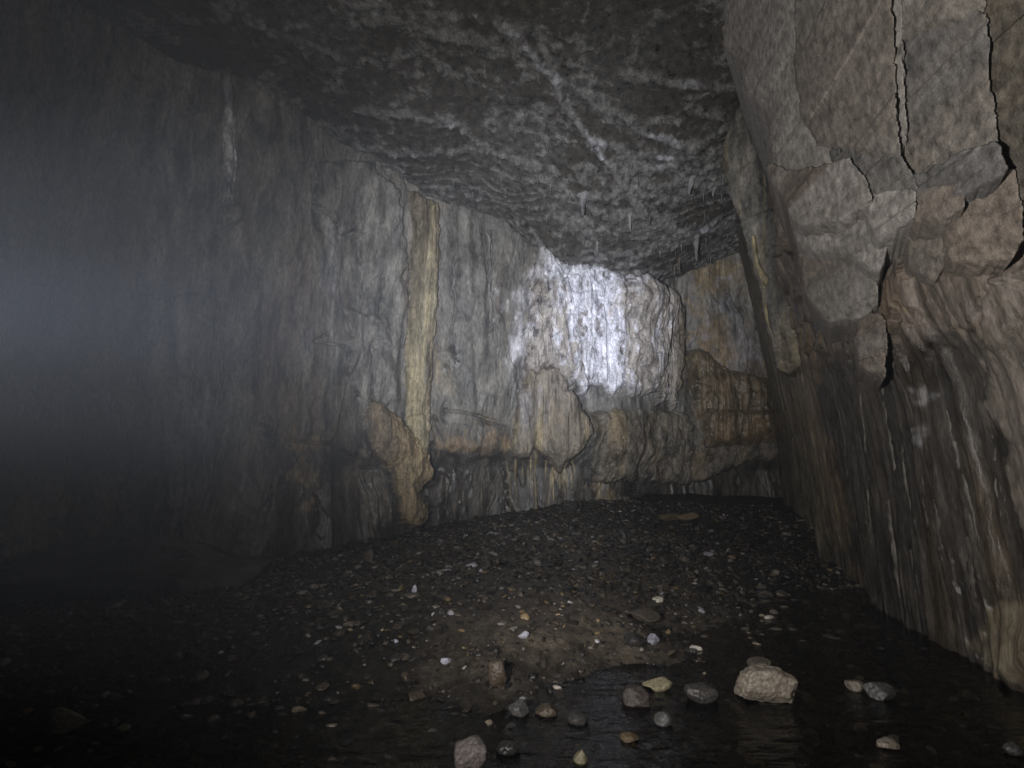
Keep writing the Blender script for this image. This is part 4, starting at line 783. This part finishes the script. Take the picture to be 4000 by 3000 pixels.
while cnt < 275:
    px = rng.uniform(0, 4000); py = 2100 + 890 * rng.uniform() ** 0.6
    if py < 2280 and (px < 1000 or px > 3150): continue
    if px > 3150 + (py - 2050) * 1.15 - 60: continue
    if px < 1000 and py < 2480: continue
    x, y, z = on_ground(px, py)
    if z < -0.05 and rng.uniform() < 0.1: continue
    mk = rng.choice(['dark', 'brown', 'tan', 'grey', 'lavender'], p=[.48, .30, .04, .12, .06])
    k = rng.integers(len(protos[mk])); src, usedf = protos[mk][k]
    o = src if not usedf else src.copy()
    if usedf: col.objects.link(o)
    protos[mk][k][1] = True
    r = rng.uniform(0.014, 0.038) * (0.7 if mk == 'lavender' else 1) * (1.3 if z < 0 and mk != 'lavender' else 1) * (1.2 if rng.uniform() < .15 else 1)
    o.scale = (r * rng.uniform(.9, 1.5), r * rng.uniform(.8, 1.3), r * rng.uniform(.4, .8)); o.location = (x, y, z + r * 0.25); o.rotation_euler = (rng.normal(0, .25), rng.normal(0, .25), rng.uniform(0, 6.28))
    tag(o, LBL[mk][0], 'pebble', LBL[mk][1]); cnt += 1
for mk in protos:
    for o, u_ in protos[mk]:
        if not u_: bpy.data.objects.remove(o)

# gravel: nobody could count it
def gravel(n, base, rmin, rmax, seed, hfun=None):
    r_ = np.random.default_rng(seed); px = r_.uniform(-100, 4100, n); py = 2000 + 1000 * r_.uniform(size=n) ** r_.choice([0.9, 1.3], n)
    # spread by ground position
    x = r_.uniform(-6.5, 6.0, n); y = 2.2 + 11.2 * r_.uniform(size=n) ** 1.1
    z = ground_h(x, y); nb = len(base[0]); out = np.empty((n, nb, 3), np.float32)
    sh = [stone_shape(base, 700 + seed + i, 6, rough=.15, lo=.5, hi=.85, fine=0) for i in range(6)]
    k = r_.integers(0, 6, n); s = rmin + (rmax - rmin) * r_.uniform(size=n) ** 3; s = s * np.clip(y / 6.0, 0.7, 1.25)
    for i in range(6):
        out[k == i] = sh[i][None]
    out *= (s[:, None] * np.stack([r_.uniform(.9, 1.6, n), r_.uniform(.8, 1.3, n), r_.uniform(.35, .9, n)], -1))[:, None, :]
    a = r_.uniform(0, 6.28, n); tl = r_.normal(0, .35, n)
    X_, Y_, Z_ = out[..., 0].copy(), out[..., 1].copy(), out[..., 2].copy()
    X2 = X_ * np.cos(tl)[:, None] + Z_ * np.sin(tl)[:, None]; Z2 = -X_ * np.sin(tl)[:, None] + Z_ * np.cos(tl)[:, None]
    out[..., 0] = X2 * np.cos(a)[:, None] - Y_ * np.sin(a)[:, None] + x[:, None]; out[..., 1] = X2 * np.sin(a)[:, None] + Y_ * np.cos(a)[:, None] + y[:, None]; out[..., 2] = Z2 + (z + s * 0.2)[:, None]
    pal = np.array([(0.016, 0.015, 0.015), (0.026, 0.022, 0.018), (0.042, 0.034, 0.026), (0.075, 0.062, 0.048), (0.17, 0.155, 0.14), (0.30, 0.29, 0.32), (0.14, 0.105, 0.055)])
    ci = r_.choice(7, n, p=[.28, .28, .2, .13, .06, .015, .035]); Cc = np.repeat((pal[ci] * r_.uniform(.7, 1.3, (n, 1)))[:, None, :], nb, 1)
    Fc = (base[1][None] + (np.arange(n) * nb)[:, None, None]).reshape(-1, 3)
    return out.reshape(-1, 3), Fc, Cc.reshape(-1, 3)
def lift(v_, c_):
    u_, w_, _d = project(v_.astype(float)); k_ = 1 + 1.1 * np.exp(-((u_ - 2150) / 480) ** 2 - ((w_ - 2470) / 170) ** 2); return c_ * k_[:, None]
va, fa, ca = gravel(34000, I1, 0.008, 0.034, 1); vb, fb, cb = gravel(7000, I2, 0.02, 0.055, 2)
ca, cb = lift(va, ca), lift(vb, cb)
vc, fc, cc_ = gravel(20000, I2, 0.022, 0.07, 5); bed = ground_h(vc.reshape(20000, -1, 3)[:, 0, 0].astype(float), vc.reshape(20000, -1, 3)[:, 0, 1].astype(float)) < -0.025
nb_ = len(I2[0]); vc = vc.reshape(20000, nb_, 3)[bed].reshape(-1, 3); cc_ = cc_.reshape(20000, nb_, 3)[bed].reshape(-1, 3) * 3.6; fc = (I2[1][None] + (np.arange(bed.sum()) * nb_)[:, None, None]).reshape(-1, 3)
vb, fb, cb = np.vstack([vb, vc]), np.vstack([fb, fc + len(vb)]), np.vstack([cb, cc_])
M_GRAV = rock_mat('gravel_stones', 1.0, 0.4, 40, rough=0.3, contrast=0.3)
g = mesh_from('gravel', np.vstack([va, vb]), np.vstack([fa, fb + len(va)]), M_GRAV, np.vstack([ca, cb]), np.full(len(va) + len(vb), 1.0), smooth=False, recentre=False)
tag(g, 'dark wet gravel covering the bank and the stream bed', 'gravel', kind='stuff')

# ------------------------------------------------------------------ mist hanging in the cave
hv = [(x, y, z) for x in (-13, 11) for y in (-11, 18) for z in (-2.2, 11)]
mh = bpy.data.materials.new('cave_mist'); mh.use_nodes = True; nt = mh.node_tree; nt.nodes.remove(nt.nodes['Principled BSDF'])
pv = nt.nodes.new('ShaderNodeVolumePrincipled'); pv.inputs['Density'].default_value = 0.0019; pv.inputs['Color'].default_value = (0.80, 0.87, 1.0, 1); pv.inputs['Anisotropy'].default_value = 0.0
nt.links.new(pv.outputs[0], nt.nodes['Material Output'].inputs['Volume'])
hz = mesh_from('haze', hv, [(0, 1, 3, 2), (4, 6, 7, 5), (0, 4, 5, 1), (2, 3, 7, 6), (0, 2, 6, 4), (1, 5, 7, 3)], mh, smooth=False, recentre=False)
tag(hz, kind='stuff')
